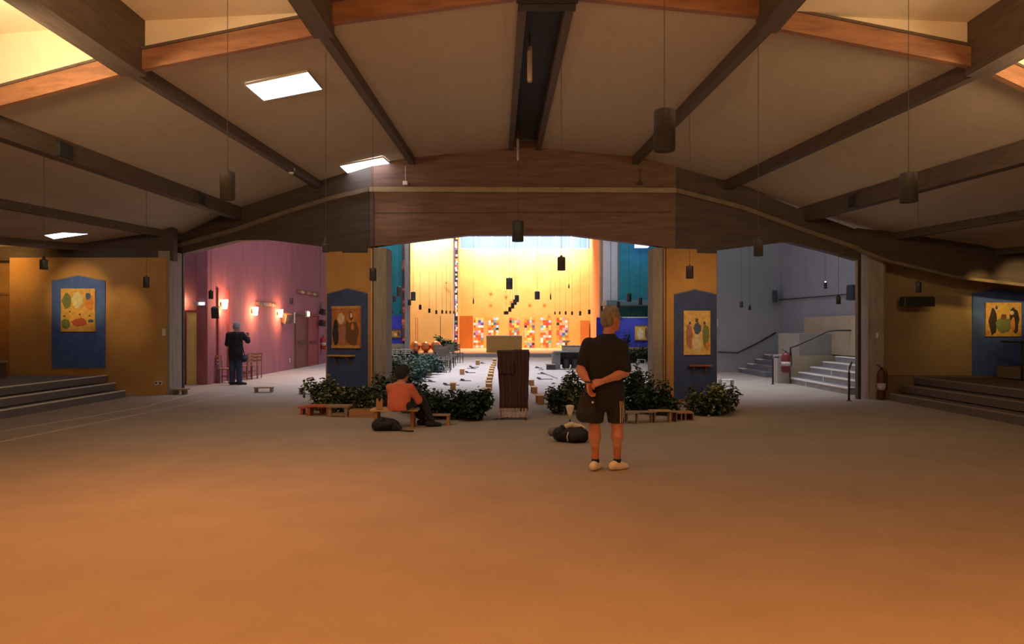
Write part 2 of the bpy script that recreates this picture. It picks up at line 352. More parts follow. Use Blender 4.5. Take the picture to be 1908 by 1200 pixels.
# roof windows
SKY = [((457, 155), (573, 130), (600, 163), (491, 184)), ((633, 307), (713, 291), (727, 303), (647, 320)), ((82, 436), (158, 425), (176, 432), (100, 443))]
def hit_bay(px, py, i):
    a, b = edges[i], edges[i + 1]
    p0 = (a[0] + a[1] + b[0] + b[1]) / 4; n = (a[1] - a[0] + b[1] - b[0]).cross(b[0] - a[0] + b[1] - a[1]).normalized()
    o_ = Vector((0, 0, EYE)); r = Vector(((px - CX) / F, 1, (HOR - py) / F)); return o_ + r * ((p0 - o_).dot(n) / r.dot(n))
for k, (q, i) in enumerate(zip(SKY, (4, 4, 1))):
    pts = [hit_bay(*p, i) for p in q]; dz = Vector((0, 0, -.03))
    fr = MB()
    for a, b in zip(pts, pts[1:] + pts[:1]): fr.beam(a + dz * .5, b + dz * .5, .014, .03)
    wo = obj('window_%d' % (k + 1), fr, ceil_m, None, kind='structure')
    obj('pane', MB().prism([p + dz for p in pts], (0, 0, .02)), pane_sky, wo)

# ------------------------------------------------------------------ header over the openings
A0, A1 = (-2.96, 14.6), (3.30, 14.6)
mb = MB(); q = [(690, 306), (952, 262), (1003, 262), (1260, 308), (1258, 466), (1225, 458), (1065, 438), (870, 438), (697, 459), (690, 460)]
mb.prism([ray_plane(*p, A0, A1) for p in q], (0, .22, 0)); header = struct('wall_header', mb, header_m)
mb = MB(); mb.beam(ray_plane(697, 397, A0, A1) + Vector((0, -.002, 0)), ray_plane(1250, 395, A0, A1) + Vector((0, -.002, 0)), .012, .012); obj('board_joint', mb, beam_b, header)
mb = MB(); mb.prism([ray_plane(*p, A0, A1) for p in [(690, 360), (697, 360), (697, 459), (690, 460)]], (0, -.05, 0)); obj('edge_post', mb, header_d, header)
B0, B1 = A0, (-8.03, 17.0)
q = [(692, 304), (590, 330), (450, 382), (316, 428), (316, 478), (440, 448), (500, 447), (606, 460), (608, 471), (692, 471)]
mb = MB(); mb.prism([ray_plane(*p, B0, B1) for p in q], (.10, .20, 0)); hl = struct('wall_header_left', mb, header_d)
C0, C1 = A1, (7.42, 15.25)
q = [(1256, 306), (1350, 334), (1486, 388), (1602, 430), (1602, 485), (1555, 471), (1470, 450), (1336, 466), (1336, 472), (1256, 471)]
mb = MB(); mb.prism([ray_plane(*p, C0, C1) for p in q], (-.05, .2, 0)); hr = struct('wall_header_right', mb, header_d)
# pale ledge running along the header, side pieces darkened in colour as if shaded
mb = MB(); mb.prism([ray_plane(*p, A0, A1) + Vector((0, -.002, 0)) for p in [(690, 350), (1258, 352), (1258, 361), (690, 359)]], (0, -.12, 0))
struct('trim_2', mb, ledge_m)
def ledge(name, q, A, B, th, m=ledge_m):
    g = [ray_plane(*p, A, B) for p in q]; mb = MB(); nrm = Vector((-(B[1] - A[1]), (B[0] - A[0]), 0)).normalized()
    if nrm.y > 0: nrm = -nrm
    for a, b in zip(g, g[1:]): mb.beam(a + nrm * .05, b + nrm * .05, .12, th)
    return struct(name, mb, m)
ledge('trim_3', [(692, 354), (620, 371), (540, 396), (440, 430), (338, 458)], B0, B1, .09, mat('ledge_wood_left_dim', (.20, .145, .095), .6, ns=3, na=.2))
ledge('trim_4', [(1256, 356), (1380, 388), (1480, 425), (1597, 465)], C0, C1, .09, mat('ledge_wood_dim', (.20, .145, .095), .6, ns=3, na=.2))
# fittings on the header
t = thing('junction_box', 'small white box fixed on the wooden header near its left end', 'box', ray_plane(756, 342, A0, A1))
obj('box_body', MB().bbox((0, -.05, 0), (.10, .08, .08), .01), white_p, t); obj('conduit', MB().tube([(0, -.03, .04), (0, -.03, .36)], .006), white_p, t)
t = thing('junction_box', 'dim box fixed on the wooden header near its right end', 'box', ray_plane(1192, 342, A0, A1))
obj('box_body', MB().bbox((0, -.05, 0), (.09, .07, .05), .01), metal_g, t); obj('conduit', MB().tube([(0, -.03, .025), (0, -.03, .3)], .006), metal_g, t)
t = thing('smoke_detector', 'small white rounded detector at far end of a left rafter', 'detector', P(543, 322, 13.6))
obj('base', MB().lathe([(.05, .03), (.07, .05), (.07, .09)], n=14), white_p, t, True); obj('dome', MB().lathe([(0, -.03), (.04, -.02), (.055, .01), (.055, .03)], n=14), white_p, t, True)

# ------------------------------------------------------------------ pillars with icon panels
def wall_run(name, A, B, z0, z1, th, m, parent=None):
    A = Vector((*A, 0)); B = Vector((*B, 0)); n = Vector((-(B.y - A.y), B.x - A.x, 0)).normalized()
    if n.y < 0: n = -n
    mb = MB(); mb.prism([A + Vector((0, 0, z0)), B + Vector((0, 0, z0)), B + Vector((0, 0, z1)), A + Vector((0, 0, z1))], n * th)
    return struct(name, mb, m, parent)
# left pillar
pl = MB(); pl.prism([(-2.98, 14.62, 0), (-4.03, 15.10, 0), (-3.95, 15.3, 0), (-2.74, 15.25, 0), (-2.74, 15.1, 0)], (0, 0, 3.2)); pil = struct('wall_pillar_left', pl, plaster_y)
mb = MB(); mb.prism([(-2.90, 14.60, 0), (-2.63, 14.60, 0), (-2.63, 15.28, 0), (-2.90, 15.28, 0)], (0, 0, 3.24)); obj('concrete_face', mb, concrete, pil)
mb = MB(); mb.box((-2.935, 14.6, 1.61), (.035, .08, 3.22)); obj('wood_strip', mb, woodl, pil)
mb = MB(); mb.box((-2.985, 14.60, 1.61), (.05, .06, 3.22)); obj('wood_strip', mb, wood, pil)
mb = MB(); mb.box((-2.958, 14.61, 1.61), (.02, .05, 3.22)); obj('gap_strip', mb, beam_b, pil)
# right pillar
pr = MB(); pr.prism([(3.22, 14.56, 0), (4.33, 14.78, 0), (4.33, 15.1, 0), (3.2, 15.1, 0)], (0, 0, 3.22)); pir = struct('wall_pillar_right', pr, plaster_y)
mb = MB(); mb.prism([(2.95, 14.62, 0), (3.2, 14.62, 0), (3.2, 15.15, 0), (2.95, 15.15, 0)], (0, 0, 3.24)); obj('concrete_face', mb, concrete, pir)
mb = MB(); mb.box((3.185, 14.60, 1.61), (.035, .07, 3.22)); obj('wood_strip', mb, wood, pir)
mb = MB(); mb.box((4.33, 14.86, 1.61), (.04, .12, 3.22)); obj('edge_strip', mb, wood_g, pir)

def icon_panel(label, A, B, outline, m, off=.03, group=None, frame=True):
    """gabled panel on plane A-B; outline pixels: (xl, xr, ytop_edge, ypeak, ybot)"""
    xl, xr, yl, yp, yb = outline; nrm = Vector((-(B[1] - A[1]), (B[0] - A[0]), 0)).normalized()
    if nrm.y > 0: nrm = -nrm
    q = [(xl, yl), ((xl + xr) / 2, yp), (xr, yl), (xr, yb), (xl, yb)]
    g = [ray_plane(*p, A, B) for p in q]; base = (g[3] + g[4]) / 2
    g = [Vector((p.x, p.y, p.z if k < 3 else base.z)) for k, p in enumerate(g)]
    t = thing('gabled_panel', label, 'panel', base); g = [p - base for p in g]
    obj('board', MB().prism([p + nrm * .002 for p in g], nrm * off), m, t)
    if frame:
        for a, b in zip(g, g[1:] + g[:1]):
            obj('edge_strip', MB().beam(a + nrm * (off * .6), b + nrm * (off * .6), .025, off * 1.3), wood_g, t)
    return t, nrm
def painting(label, A, B, rect, off, shapes, ground=gold, edge=None, tilt=0):
    xl, xr, yt, yb = rect; nrm = Vector((-(B[1] - A[1]), (B[0] - A[0]), 0)).normalized()
    if nrm.y > 0: nrm = -nrm
    g = [ray_plane(*p, A, B) for p in [(xl, yb), (xr, yb), (xr, yt), (xl, yt)]]
    W = (g[1] - g[0]); W.z = 0; H = ((g[3].z + g[2].z) - (g[0].z + g[1].z)) / 2
    o0 = g[0].copy(); o0.z = (g[0].z + g[1].z) / 2; base = o0 + W * .5 + nrm * off
    t = thing('icon_painting', label, 'painting', base); W2 = W; c0 = -W2 * .5
    def at(u, v, d): return c0 + W2 * u + Vector((0, 0, H * v)) + nrm * d
    obj('board', MB().prism([at(0, 0, 0), at(1, 0, 0), at(1, 1, 0), at(0, 1, 0)], nrm * .035), ground, t)
    if edge:
        for a, b in (((0, 0), (1, 0)), ((1, 0), (1, 1)), ((1, 1), (0, 1)), ((0, 1), (0, 0))):
            obj('frame', MB().beam(at(*a, .03), at(*b, .03), .04, .06), edge, t)
    for n_, (m, u, v, ru, rv) in enumerate(shapes):
        k = 14; rr = random.Random(n_ * 7 + 3); pts = []
        for i in range(k):
            a = 2 * PI * i / k; j = 1 + rr.uniform(-.16, .16); pts.append(at(min(.985, max(.015, u + ru * math.cos(a) * j)), min(.985, max(.015, v + rv * math.sin(a) * j)), .0352 + n_ * .0004))
        obj('painted_shape', MB().prism(pts, nrm * .001), m, t)
    return t
def cm(n, c): return mat('paint_' + n, c, .6, ns=12, na=.25)
c_red, c_grn, c_pal, c_blu, c_brn, c_org, c_dk, c_rose, c_yel, c_cream = cm('red', (.55, .12, .05)), cm('green', (.20, .24, .08)), cm('pale', (.90, .75, .38)), cm('blue', (.08, .12, .25)), cm('brown', (.18, .09, .04)), cm('orange', (.75, .28, .06)), cm('dark', (.04, .035, .03)), cm('rose', (.45, .20, .14)), cm('yellow', (.85, .55, .10)), cm('cream', (.80, .65, .45))
WL0, WL1 = (-14, 16.25), (-8.0, 16.25)
t, nr = icon_panel('deep blue gabled panel on the ochre left wall by the steps', WL0, WL1, (98, 197, 524, 514, 685), blue_p)
painting('brightly lit gold icon on the deep blue panel of left wall', WL0, WL1, (117, 180, 538, 618), .035, [
    (c_grn, .17, .72, .14, .18), (c_org, .84, .68, .13, .18), (c_blu, .80, .82, .08, .08), (c_pal, .48, .74, .16, .19), (c_red, .55, .22, .24, .10),
    (c_grn, .14, .18, .13, .12), (c_blu, .88, .25, .09, .04), (c_brn, .27, .46, .03, .015), (c_brn, .56, .40, .035, .02), (c_brn, .85, .37, .03, .015), (c_brn, .10, .36, .04, .02)], cm('amber', (.86, .47, .10)))
t, nr = icon_panel('slate blue gabled panel on the left pillar above leafy plants', B0, B1, (611, 689, 548, 538, 733), blue_d)
painting('old brown icon with two vertical shapes on the left pillar', B0, B1, (622, 675, 573, 646), .035, [
    (c_dk, .14, .36, .12, .33), (c_brn, .70, .36, .26, .33), (c_rose, .36, .33, .14, .31), (c_cream, .33, .72, .12, .14), (c_org, .68, .76, .14, .15), (c_brn, .68, .78, .08, .12), (c_cream, .69, .80, .045, .07), (c_org, .74, .50, .05, .09)], cm('rust', (.52, .20, .06)), edge=cm('edge', (.60, .34, .10)))
t, nr = icon_panel('slate blue gabled panel on the right pillar behind the bush', C0, C1, (1255, 1334, 549, 540, 743), blue_d)
painting('tall golden icon with three small robed shapes on the right pillar', C0, C1, (1272, 1321, 579, 661), .035, [
    (c_cream, .5, .28, .17, .22), (c_rose, .20, .42, .13, .27), (c_grn, .82, .42, .13, .26), (c_blu, .50, .60, .14, .13), (c_cream, .22, .73, .09, .05), (c_cream, .77, .73, .09, .05), (c_brn, .22, .72, .05, .04), (c_brn, .77, .72, .05, .04), (c_brn, .48, .78, .06, .05), (c_org, .9, .2, .08, .1)], cm('gold', (.80, .52, .16)))
WR0, WR1 = (7.4, 15.9), (14, 15.9)
t, nr = icon_panel('dark blue gabled panel on the dim right wall above the steps', WR0, WR1, (1811, 1914, 547, 536, 701), blue_p)
painting('square gold icon with dark figures on the right wall', WR0, WR1, (1833, 1899, 564, 627), .035, [
    (c_dk, .20, .45, .12, .38), (c_dk, .80, .48, .14, .36), (c_grn, .50, .32, .24, .22), (c_yel, .5, .80, .15, .12), (c_org, .76, .36, .07, .22), (c_cream, .30, .84, .07, .08), (c_cream, .73, .70, .06, .07), (c_brn, .30, .85, .04, .06), (c_brn, .5, .58, .08, .08)], cm('gold_edge', (.78, .45, .12)))
# small shelves below the pillar icons
def shelf(label, A, B, x0, x1, y, mm):
    a = ray_plane(x0, y, A, B); b = ray_plane(x1, y, A, B); n = Vector((-(B[1] - A[1]), (B[0] - A[0]), 0)).normalized()
    if n.y > 0: n = -n
    c = (a + b) / 2 + n * .11; rz = math.atan2(b.y - a.y, b.x - a.x); L = (b - a).length
    t = thing('wall_shelf', label, 'shelf', (c.x, c.y, a.z - .02), rz)
    obj('board', MB().bbox((0, 0, .01), (L, .16, .03), .006), mm, t)
    obj('bracket', MB().prism([(-L * .3, .07, -.01), (-L * .3, -.05, -.01), (-L * .3, .07, -.2)], (.03, 0, 0)), wood_d, t)
    obj('bracket', MB().prism([(L * .3, .07, -.01), (L * .3, -.05, -.01), (L * .3, .07, -.2)], (-.03, 0, 0)), wood_d, t)
shelf('small wooden shelf below the icon of left pillar', B0, B1, 620, 664, 661, woodl)
shelf('small wooden shelf below the icon of right pillar', C0, C1, 1279, 1320, 680, wood_r)

# ------------------------------------------------------------------ hall side walls
mb = MB(); mb.box((-9.88, 16.4, 1.6), (3.64, .3, 3.2)); wl = struct('wall_left_front', mb, plaster_y)   # X -11.7 .. -8.2
wall_run('wall_left_alcove', (-14, 16.75), (-10.9, 16.75), 0, 3.3, .2, plaster_y)
wall_run('wall_left_upper', (-14, 16.32), (-7.92, 16.32), 3.14, 3.9, .2, header_d)  # dark wood stands in for the shadowed gap under the roof
mb = MB(); mb.box((-8.13, 16.6, 1.68), (.26, .62, 3.36)); struct('wall_jamb_left', mb, concrete)
mb = MB(); mb.box((-8.03, 16.97, 1.7), (.10, .08, 3.4)); struct('trim_5', mb, metal_b)
# alcove door
t = obj('door_1', MB().box((-11.93, 16.70, 1.33), (1.03, .06, 2.05)), mat('door_ochre', (.42, .20, .07), .6, ns=4, na=.1), None, kind='structure')
for s_ in (-1, 1): obj('door_frame', MB().box((-11.93 + s_ * .53, 16.70, 1.33), (.05, .1, 2.1)), wood, t)
obj('door_frame', MB().box((-11.93, 16.70, 2.38), (1.11, .1, .06)), wood, t)
# right front wall
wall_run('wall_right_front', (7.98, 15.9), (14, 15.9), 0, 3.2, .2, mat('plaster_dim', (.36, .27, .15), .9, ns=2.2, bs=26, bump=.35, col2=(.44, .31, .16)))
mb = MB(); mb.box((7.98, 15.52, 1.6), (.34, .44, 3.2)); struct('wall_jamb_right', mb, concrete)
mb = MB(); mb.box((7.61, 15.34, 1.62), (.07, .12, 3.24)); struct('trim_7', mb, metal_b)
mb = MB(); mb.box((8.19, 15.6, 1.6), (.06, .5, 3.2)); struct('trim_8', mb, wood_g)
g = [(1597, 465), (1650, 486), (1780, 517), (1908, 532), (1990, 540)]
mb = MB(); gp = [ray_plane(*p, (7.4, 15.15), (14, 15.15)) for p in g]
for a, b in zip(gp, gp[1:]): mb.beam(a, b, .15, .06)
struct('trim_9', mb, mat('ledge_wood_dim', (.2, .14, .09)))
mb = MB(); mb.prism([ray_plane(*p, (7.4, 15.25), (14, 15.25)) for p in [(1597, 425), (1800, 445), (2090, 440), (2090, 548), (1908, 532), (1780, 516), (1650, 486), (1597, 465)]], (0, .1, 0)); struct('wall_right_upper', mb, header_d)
mb = MB(); mb.box((-14.1, 6.2, 2.6), (.2, 20.9, 5.2)); struct('wall_left', mb, plaster_g)
mb = MB(); mb.box((14.1, 6.2, 2.6), (.2, 20.9, 5.2)); struct('wall_right', mb, plaster_g)
mb = MB(); mb.box((0, -4.2, 3.0), (28.4, .2, 6.0)); struct('wall_back', mb, plaster_g)

# steps left and right of the hall
def stepped(name, x0, sgn, y0, y1s, tread, n, rise, xend, label_m=step_car):
    for k in range(n):
        xa = x0 + sgn * tread * k; mb = MB(); z0 = rise * k
        mb.bbox(((xa + xend) / 2, (y0 + y1s[k]) / 2, z0 + rise / 2 - .01), (abs(xend - xa), y1s[k] - y0, rise - .02), .002)
        o = struct(name, mb, label_m)
        mb = MB(); mb.box((xa + sgn * .02, (y0 + y1s[k]) / 2, z0 + rise - .01), (.05, y1s[k] - y0, .022)); obj('nosing', mb, nosing if sgn < 0 else mat('nosing_dim', (.30, .26, .20), .7, ns=8, na=.1), o)  # right-hand nosing carries its dim light in a darker colour
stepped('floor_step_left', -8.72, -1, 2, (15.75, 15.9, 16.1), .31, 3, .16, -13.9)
stepped('floor_step_right', 8.12, 1, 2, (15.0, 15.3, 15.6), .42, 3, .16, 13.9, mat('step_carpet_dim', (.15, .125, .11), .95, ns=30, na=.12))  # right-hand step carpet darkened in colour for the dim side
mb = MB(); mb.box((9.7, 15.72, .24), (3.3, .3, .48)); struct('baseboard_right', mb, mat('plinth', (.24, .17, .10), .8, ns=4, na=.1))
mb = MB(); mb.bbox((11.75, 14.9, .60), (2.2, .9, .24), .02); t = tag(obj('low_plinth_bench', mb, mat('plinth', (.2, .1, .1))), 'low built-in block on the right platform under the blue panel', 'bench')
# bench on left platform
t = thing('low_bench', 'low dark bench on the left platform before the ochre door', 'bench', (-11.9, 15.3, .47))
obj('seat', MB().bbox((0, 0, .35), (1.5, .32, .05), .01), wood_g, t)
for s_ in (-1, 1): obj('leg', MB().bbox((s_ * .62, 0, .16), (.20, .28, .33), .01), wood_d, t)
# handrail right
t = thing('handrail', 'dark metal handrail on the steps at right edge', 'handrail', (10.6, 13.9, .32))
obj('rail', MB().tube([(-.15, 1.0, .95), (.0, .6, .95), (.35, -.9, .60), (.35, -1.3, .5)], .022, 8), metal_b, t, True)
obj('post', MB().tube([(.0, .6, .14), (.0, .6, .95)], .02, 8), metal_b, t, True); obj('post', MB().tube([(.35, -.9, -.0), (.35, -.9, .60)], .02, 8), metal_b, t, True)

# sockets, switch
def plate(label, cat, p, w_, h_, m=white_p, name='wall_socket', rz=0, depth=.02):
    t = thing(name, label, cat, p, rz); obj('plate', MB().bbox((0, -depth / 2, 0), (w_, depth, h_), .004), m, t)
    obj('socket_face', MB().lathe([(.0, 0), (min(w_, h_) * .32, 0), (min(w_, h_) * .32, .006), (0, .006)], (0, -depth - .001, 0), 12, 'Y'), metal_g if cat == 'socket' else m, t); return t
plate('left white socket of the pair low on the ochre left wall', 'socket', ray_plane(292, 713.5, WL0, WL1) + Vector((0, -.0, 0)), .075, .085)
plate('right white socket of the pair low on the ochre left wall', 'socket', ray_plane(299.5, 713.5, WL0, WL1), .075, .085)
plate('tall white switch plate on the ochre wall beside the left jamb', 'switch', ray_plane(305.5, 619, WL0, WL1), .07, .16, name='wall_switch')
plate('white socket low on the right wall behind the dark extinguisher', 'socket', ray_plane(1662, 726, WR0, WR1) + Vector((.05, 0, 0)), .08, .08)
plate('white switch plate on the right jamb', 'switch', Vector((8.0, 15.30, 1.4)), .05, .12, name='wall_switch')

# ------------------------------------------------------------------ nave shell
NZ = 9.0
PX = -8.38
mb = MB(); mb.box((PX - .15, 25.6, NZ / 2), (.3, 12.8, NZ)); struct('wall_nave_left', mb, pink)
mb = MB(); mb.box(((-9.9 + PX) / 2 , 19.45, NZ / 2), (1.5, .3, NZ)); struct('wall_nave_left_end', mb, pink)
mb = MB(); mb.box((-9.75, 18.0, NZ / 2), (.2, 3.2, NZ)); struct('wall_nave_left_return', mb, pink)
mb = MB(); mb.box((PX - .15, 34, NZ / 2), (.3, 4.2, NZ)); struct('wall_teal_left_side', mb, teal)
TL = (-8.4, 36.0), (-5.4, 36.0)
mb = MB(); mb.box((-7.0, 36.15, NZ / 2), (3.0, .3, NZ)); tl = struct('wall_teal_left', mb, teal)
mb = MB(); mb.box((-6.4, 35.93, 1.48), (1.9, .12, 1.42)); t = tag(obj('blue_screen_panel', mb, blue_b), 'vivid blue panel below the left teal wall', 'panel')
mb = MB(); mb.box((-6.4, 35.9, .39), (2.2, .3, .76)); struct('baseboard_nave_left', mb, beige_w)
painting('small gold icon glowing on the vivid blue panel at left', (-8, 35.86), (-5, 35.86), (722, 747, 615, 629), .0, [(c_brn, .2, .5, .15, .35), (c_brn, .85, .5, .12, .35), (c_pal, .6, .35, .12, .2), (c_org, .4, .6, .1, .2)], cm('amber2', (.6, .3, .06)), edge=c_brn)
# column with coloured-glass strip, concrete column
mb = MB(); mb.box((-5.33, 35.6, NZ / 2), (.2, .6, NZ)); struct('wall_column_left', mb, concrete)
def glass_strip(name, x, y, z0, z1, w_, n, cols, seed):
    rr = random.Random(seed); fr = MB(); fr.box((x, y + .03, (z0 + z1) / 2), (w_ + .04, .04, z1 - z0 + .04)); s0 = obj(name, fr, beam_b, None, kind='structure')
    mb = MB(); h = (z1 - z0) / n
    for i in range(n): mb.cur = rr.randrange(len(cols)); mb.box((x + rr.uniform(-.03, .03), y, z0 + h * (i + .5)), (w_, .03, h * .92))
    obj('glass_pieces', mb, cols, s0, kind='stuff')
def gm(n, c, e): return mat('glass_' + n, c, .3, ns=6, na=.2, em=c, est=e * .16)
gl = [gm('red', (.85, .10, .06), .9), gm('orange', (1, .34, .06), .9), gm('yellow', (1, .72, .12), 1), gm('white', (.95, .92, .8), 1), gm('sky', (.45, .65, .95), .9), gm('violet', (.50, .28, .70), .8), gm('green', (.35, .60, .22), .8), gm('teal', (.12, .42, .40), .7), gm('dark', (.05, .04, .05), .1), gm('navy', (.10, .12, .45), .6), gm('peach', (1, .50, .25), .9)]
gd = [mat('glassdim_a', (.30, .07, .06), .3, ns=6, na=.3, em=(.4, .08, .06), est=.25), gm('darkred', (.20, .04, .05), .3), mat('glassdim_b', (.12, .06, .08), .3, ns=6, na=.3), gl[0]]
glass_strip('window_4', -5.53, 35.7, .9, 8.6, .16, 48, gd + gd[:3] * 3, 3)
# yellow wall between the columns
mb = MB(); mb.prism([(-6.6, 43.6, 0), (-3.72, 44.0, 0), (-3.72, 44.3, 0), (-6.6, 44.0, 0)], (0, 0, 7.35)); struct('wall_yellow_left', mb, side_y)
mb = MB(); mb.prism([(-6.65, 43.6, 0), (-6.35, 40, 0), (-6.0, 40, 0), (-6.25, 43.65, 0)], (0, 0, NZ)); struct('wall_yellow_return', mb, altar_y)
mb = MB(); mb.prism([(-6.4, 36.2, 0), (-6.3, 36.2, 0), (-6.15, 40.1, 0), (-6.4, 40.1, 0)], (0, 0, NZ)); struct('wall_side_link', mb, side_y)
glass_strip('window_5', -3.52, 44.1, .3, 8.4, .13, 60, [gl[8]] * 4 + [gl[3]] * 3 + gl, 5)
mb = MB(); mb.prism([(-3.68, 44.3, 0), (-3.55, 44.3, 0), (-3.55, 48, 0), (-3.68, 48, 0)], (0, 0, NZ)); struct('wall_altar_return', mb, altar_o)
# altar wall
AZ = EYE + (HOR - 463) / F * 48
mb = MB(); mb.box((.95, 48.15, AZ / 2), (9.3, .3, AZ)); aw = struct('wall_altar', mb, altar_y)
mb = MB(); mb.box((-3.15, 47.6, 1.3), (1.02, .9, 2.2)); struct('wall_altar_block', mb, altar_o)
mb = MB(); mb.box((4.95, 47.8, 1.15), (.62, .5, 1.9)); struct('wall_altar_niche', mb, altar_o)
mb = MB(); mb.box((.9, 48.1, (AZ + NZ) / 2), (9.4, .1, NZ - AZ)); cw = obj('window_6', mb, band_b, None, kind='structure')
for i in range(9): obj('mullion', MB().box((-3.6 + i * 1.1, 48.02, (AZ + NZ) / 2), (.05, .06, NZ - AZ)), white_w, cw)
mb = MB(); mb.box((-5.15, 43.9, (7.35 + NZ) / 2), (3.0, .1, NZ - 7.35)); cw = obj('window_7', mb, band_b, None, kind='structure')
for i in range(3): obj('mullion', MB().box((-6.0 + i * .9, 43.82, (7.35 + NZ) / 2), (.05, .06, NZ - 7.35)), white_w, cw)
mb = MB(); mb.box((5.42, 45.6, NZ / 2), (.14, 5.2, NZ)); struct('wall_orange_return', mb, altar_o)
mb = MB(); mb.box((5.50, 42.75, NZ / 2), (.30, .5, NZ)); struct('wall_column_right', mb, concrete)
mb = MB(); mb.box((6.02, 42.35, NZ / 2), (.96, .3, NZ)); ww = struct('wall_white_right', mb, white_w)
for px in (1138, 1151): a = ray_plane(px, 600, (5, 42.19), (8, 42.19)); obj('panel_joint', MB().box((a.x, 42.19, NZ / 2), (.02, .02, NZ)), metal_g, ww)
mb = MB(); mb.box((7.9, 42.15, NZ / 2), (2.9, .3, NZ)); struct('wall_teal_right', mb, teal)
# balcony
mb = MB(); mb.bbox((7.4, 40.9, 3.02), (4.0, 2.2, .28), .02); bal = struct('wall_balcony', mb, mat('balcony_edge', (.16, .24, .26), .8, ns=4, na=.1))
# violet roof light, blue wall
mb = MB(); mb.box((7.62, 41.0, 6.42), (.75, .5, .22)); obj('window_8', mb, pane_vio, None, kind='structure')
mb = MB(); mb.box((6.2, 38.0, 1.32), (3.2, .14, 1.62)); tag(obj('blue_screen_panel', mb, blue_b), 'vivid blue panel behind the standing man at right', 'panel')
mb = MB(); mb.box((6.2, 38.0, 2.15), (3.2, .2, .05)); struct('trim_10', mb, white_w)
mb = MB(); mb.box((6.2, 38.02, .26), (3.3, .3, .52)); struct('baseboard_nave_right', mb, plaster_y)
painting('framed glowing gold icon on the vivid blue panel at right', (4, 37.9), (9, 37.9), (1183, 1206, 607, 634), .0, [(c_cream, .42, .45, .28, .38), (c_brn, .9, .5, .1, .4)], cm('gold3', (.75, .42, .10)), edge=c_brn)
mb = MB(); mb.box((.55, 43.5, .1), (11.9, 10.9, .2)); plat = struct('floor_altar_platform', mb, mat('altar_floor', (.66, .34, .13), .45, ns=2, na=.08))
mb = MB(); mb.box((.55, 37.9, .09), (13.9, .35, .18)); struct('floor_altar_step', mb, mat('altar_step', (.36, .35, .36), .8, ns=6, na=.1))
# coloured window squares
for k, (x0, x1, y0, y1) in enumerate(((881, 901, 592, 648), (910, 929, 592, 648), (949, 967, 592, 648), (977, 996, 592, 648), (1007, 1027, 592, 648), (1037, 1058, 592, 648))):
    rr = random.Random(40 + k); a = ray_plane(x0, y1, (0, 47.98), (1, 47.98)); b = ray_plane(x1, y0, (0, 47.98), (1, 47.98))
    fr = MB(); fr.box(((a.x + b.x) / 2, 48.0, (a.z + b.z) / 2), (b.x - a.x + .02, .03, b.z - a.z)); wo = obj('window_%d' % (9 + k), fr, altar_o, None, kind='structure')
    mb = MB(); cw_, ch = (b.x - a.x) / 4, (b.z - a.z) / 12
    wts = [0, 0, 1, 1, 1, 2, 2, 3, 3, 4, 5, 6, 7, 8, 9, 10, 10, 10, 0, 1] + ([3, 3, 3, 4, 2] if k < 2 else [0, 10])
    for i in range(4):
        for j in range(12):
            if rr.random() < .12: continue
            mb.cur = rr.choice(wts); mb.box((a.x + cw_ * (i + .5), 47.97, a.z + ch * (j + .5)), (cw_ * .94, .02, ch * .94))
    obj('glass_squares', mb, gl, wo, kind='stuff')
mb = MB(); mb.cur = 0; sq = []
for px, py in ((915, 544), (915, 565), (943, 550), (987, 565), (1014, 565), (1023, 586), (953, 559), (1104, 597)):
    a = ray_plane(px, py, (0, 47.98), (1, 47.98)); mb.box((a.x, 47.98, a.z), (.17, .03, .17))
o = obj('trim_11', mb, mat('pale_tiles', (.45, .42, .14), .5, ns=5, na=.2), None, kind='structure')
# nave right
mb = MB(); mb.box((8.4, 25.15, NZ / 2), (3.3, .3, NZ)); struct('wall_grey', mb, grey_w)
mb = MB(); mb.box((9.75, 20.75, NZ / 2), (.3, 8.7, NZ)); struct('wall_grey_right', mb, grey_b)
mb = MB(); mb.prism([(6.8, 25.2, 0), (6.9, 25.2, 0), (9.4, 42.2, 0), (9.2, 42.2, 0)], (0, 0, NZ)); struct('wall_nave_right_far', mb, teal)
mb = MB(); mb.box((0, 32, NZ + .1), (22, 35, .2)); struct('ceiling_nave', mb, mat('nave_roof', (.55, .55, .6), .9, ns=2, na=.05))
mb = MB(); mb.prism([ray_plane(*p, (9.58, 25), (9.58, 16)) for p in [(1450, 558), (1596, 546), (1596, 548), (1450, 560)]], (-.02, 0, 0)); struct('trim_12', mb, metal_g)
# stairs at right: steps rise towards +X
for k in range(6):
    xa = 7.86 + .30 * k; ya = 16.3 + .02 * k; yb = 20.0 - .55 * k * .2
    if k == 0: yb = 20.1
    mb = MB(); mb.bbox(((xa + 9.6) / 2, (ya + yb) / 2, .155 * k + .0775), (9.6 - xa, yb - ya, .154), .004); o = struct('floor_stair_right', mb, stone)
    mb = MB(); mb.box((xa + .035, (ya + yb) / 2, .155 * (k + 1) - .012), (.09, yb - ya, .03)); obj('nosing', mb, nosing, o)
    mb = MB(); mb.box((xa + .001, ya + (yb - ya) * (.62 - .07 * (k % 2)), .155 * k + .07), (.012, .03, .13)); obj('joint', mb, nosing, o)
mb = MB(); mb.box((9.42, 20.3, 1.35), (.35, 3.6, 1.10)); struct('wall_stair_parapet', mb, beige_w)
mb = MB(); mb.box((8.95, 21.0, .7), (1.25, 1.6, 1.40)); struct('wall_stair_block', mb, mat('stair_block', (.30, .29, .25), .9, ns=4, na=.08))
mb = MB(); mb.box((8.62, 20.08, .38), (1.3, .12, .76)); struct('wall_stair_cheek', mb, beige_w)
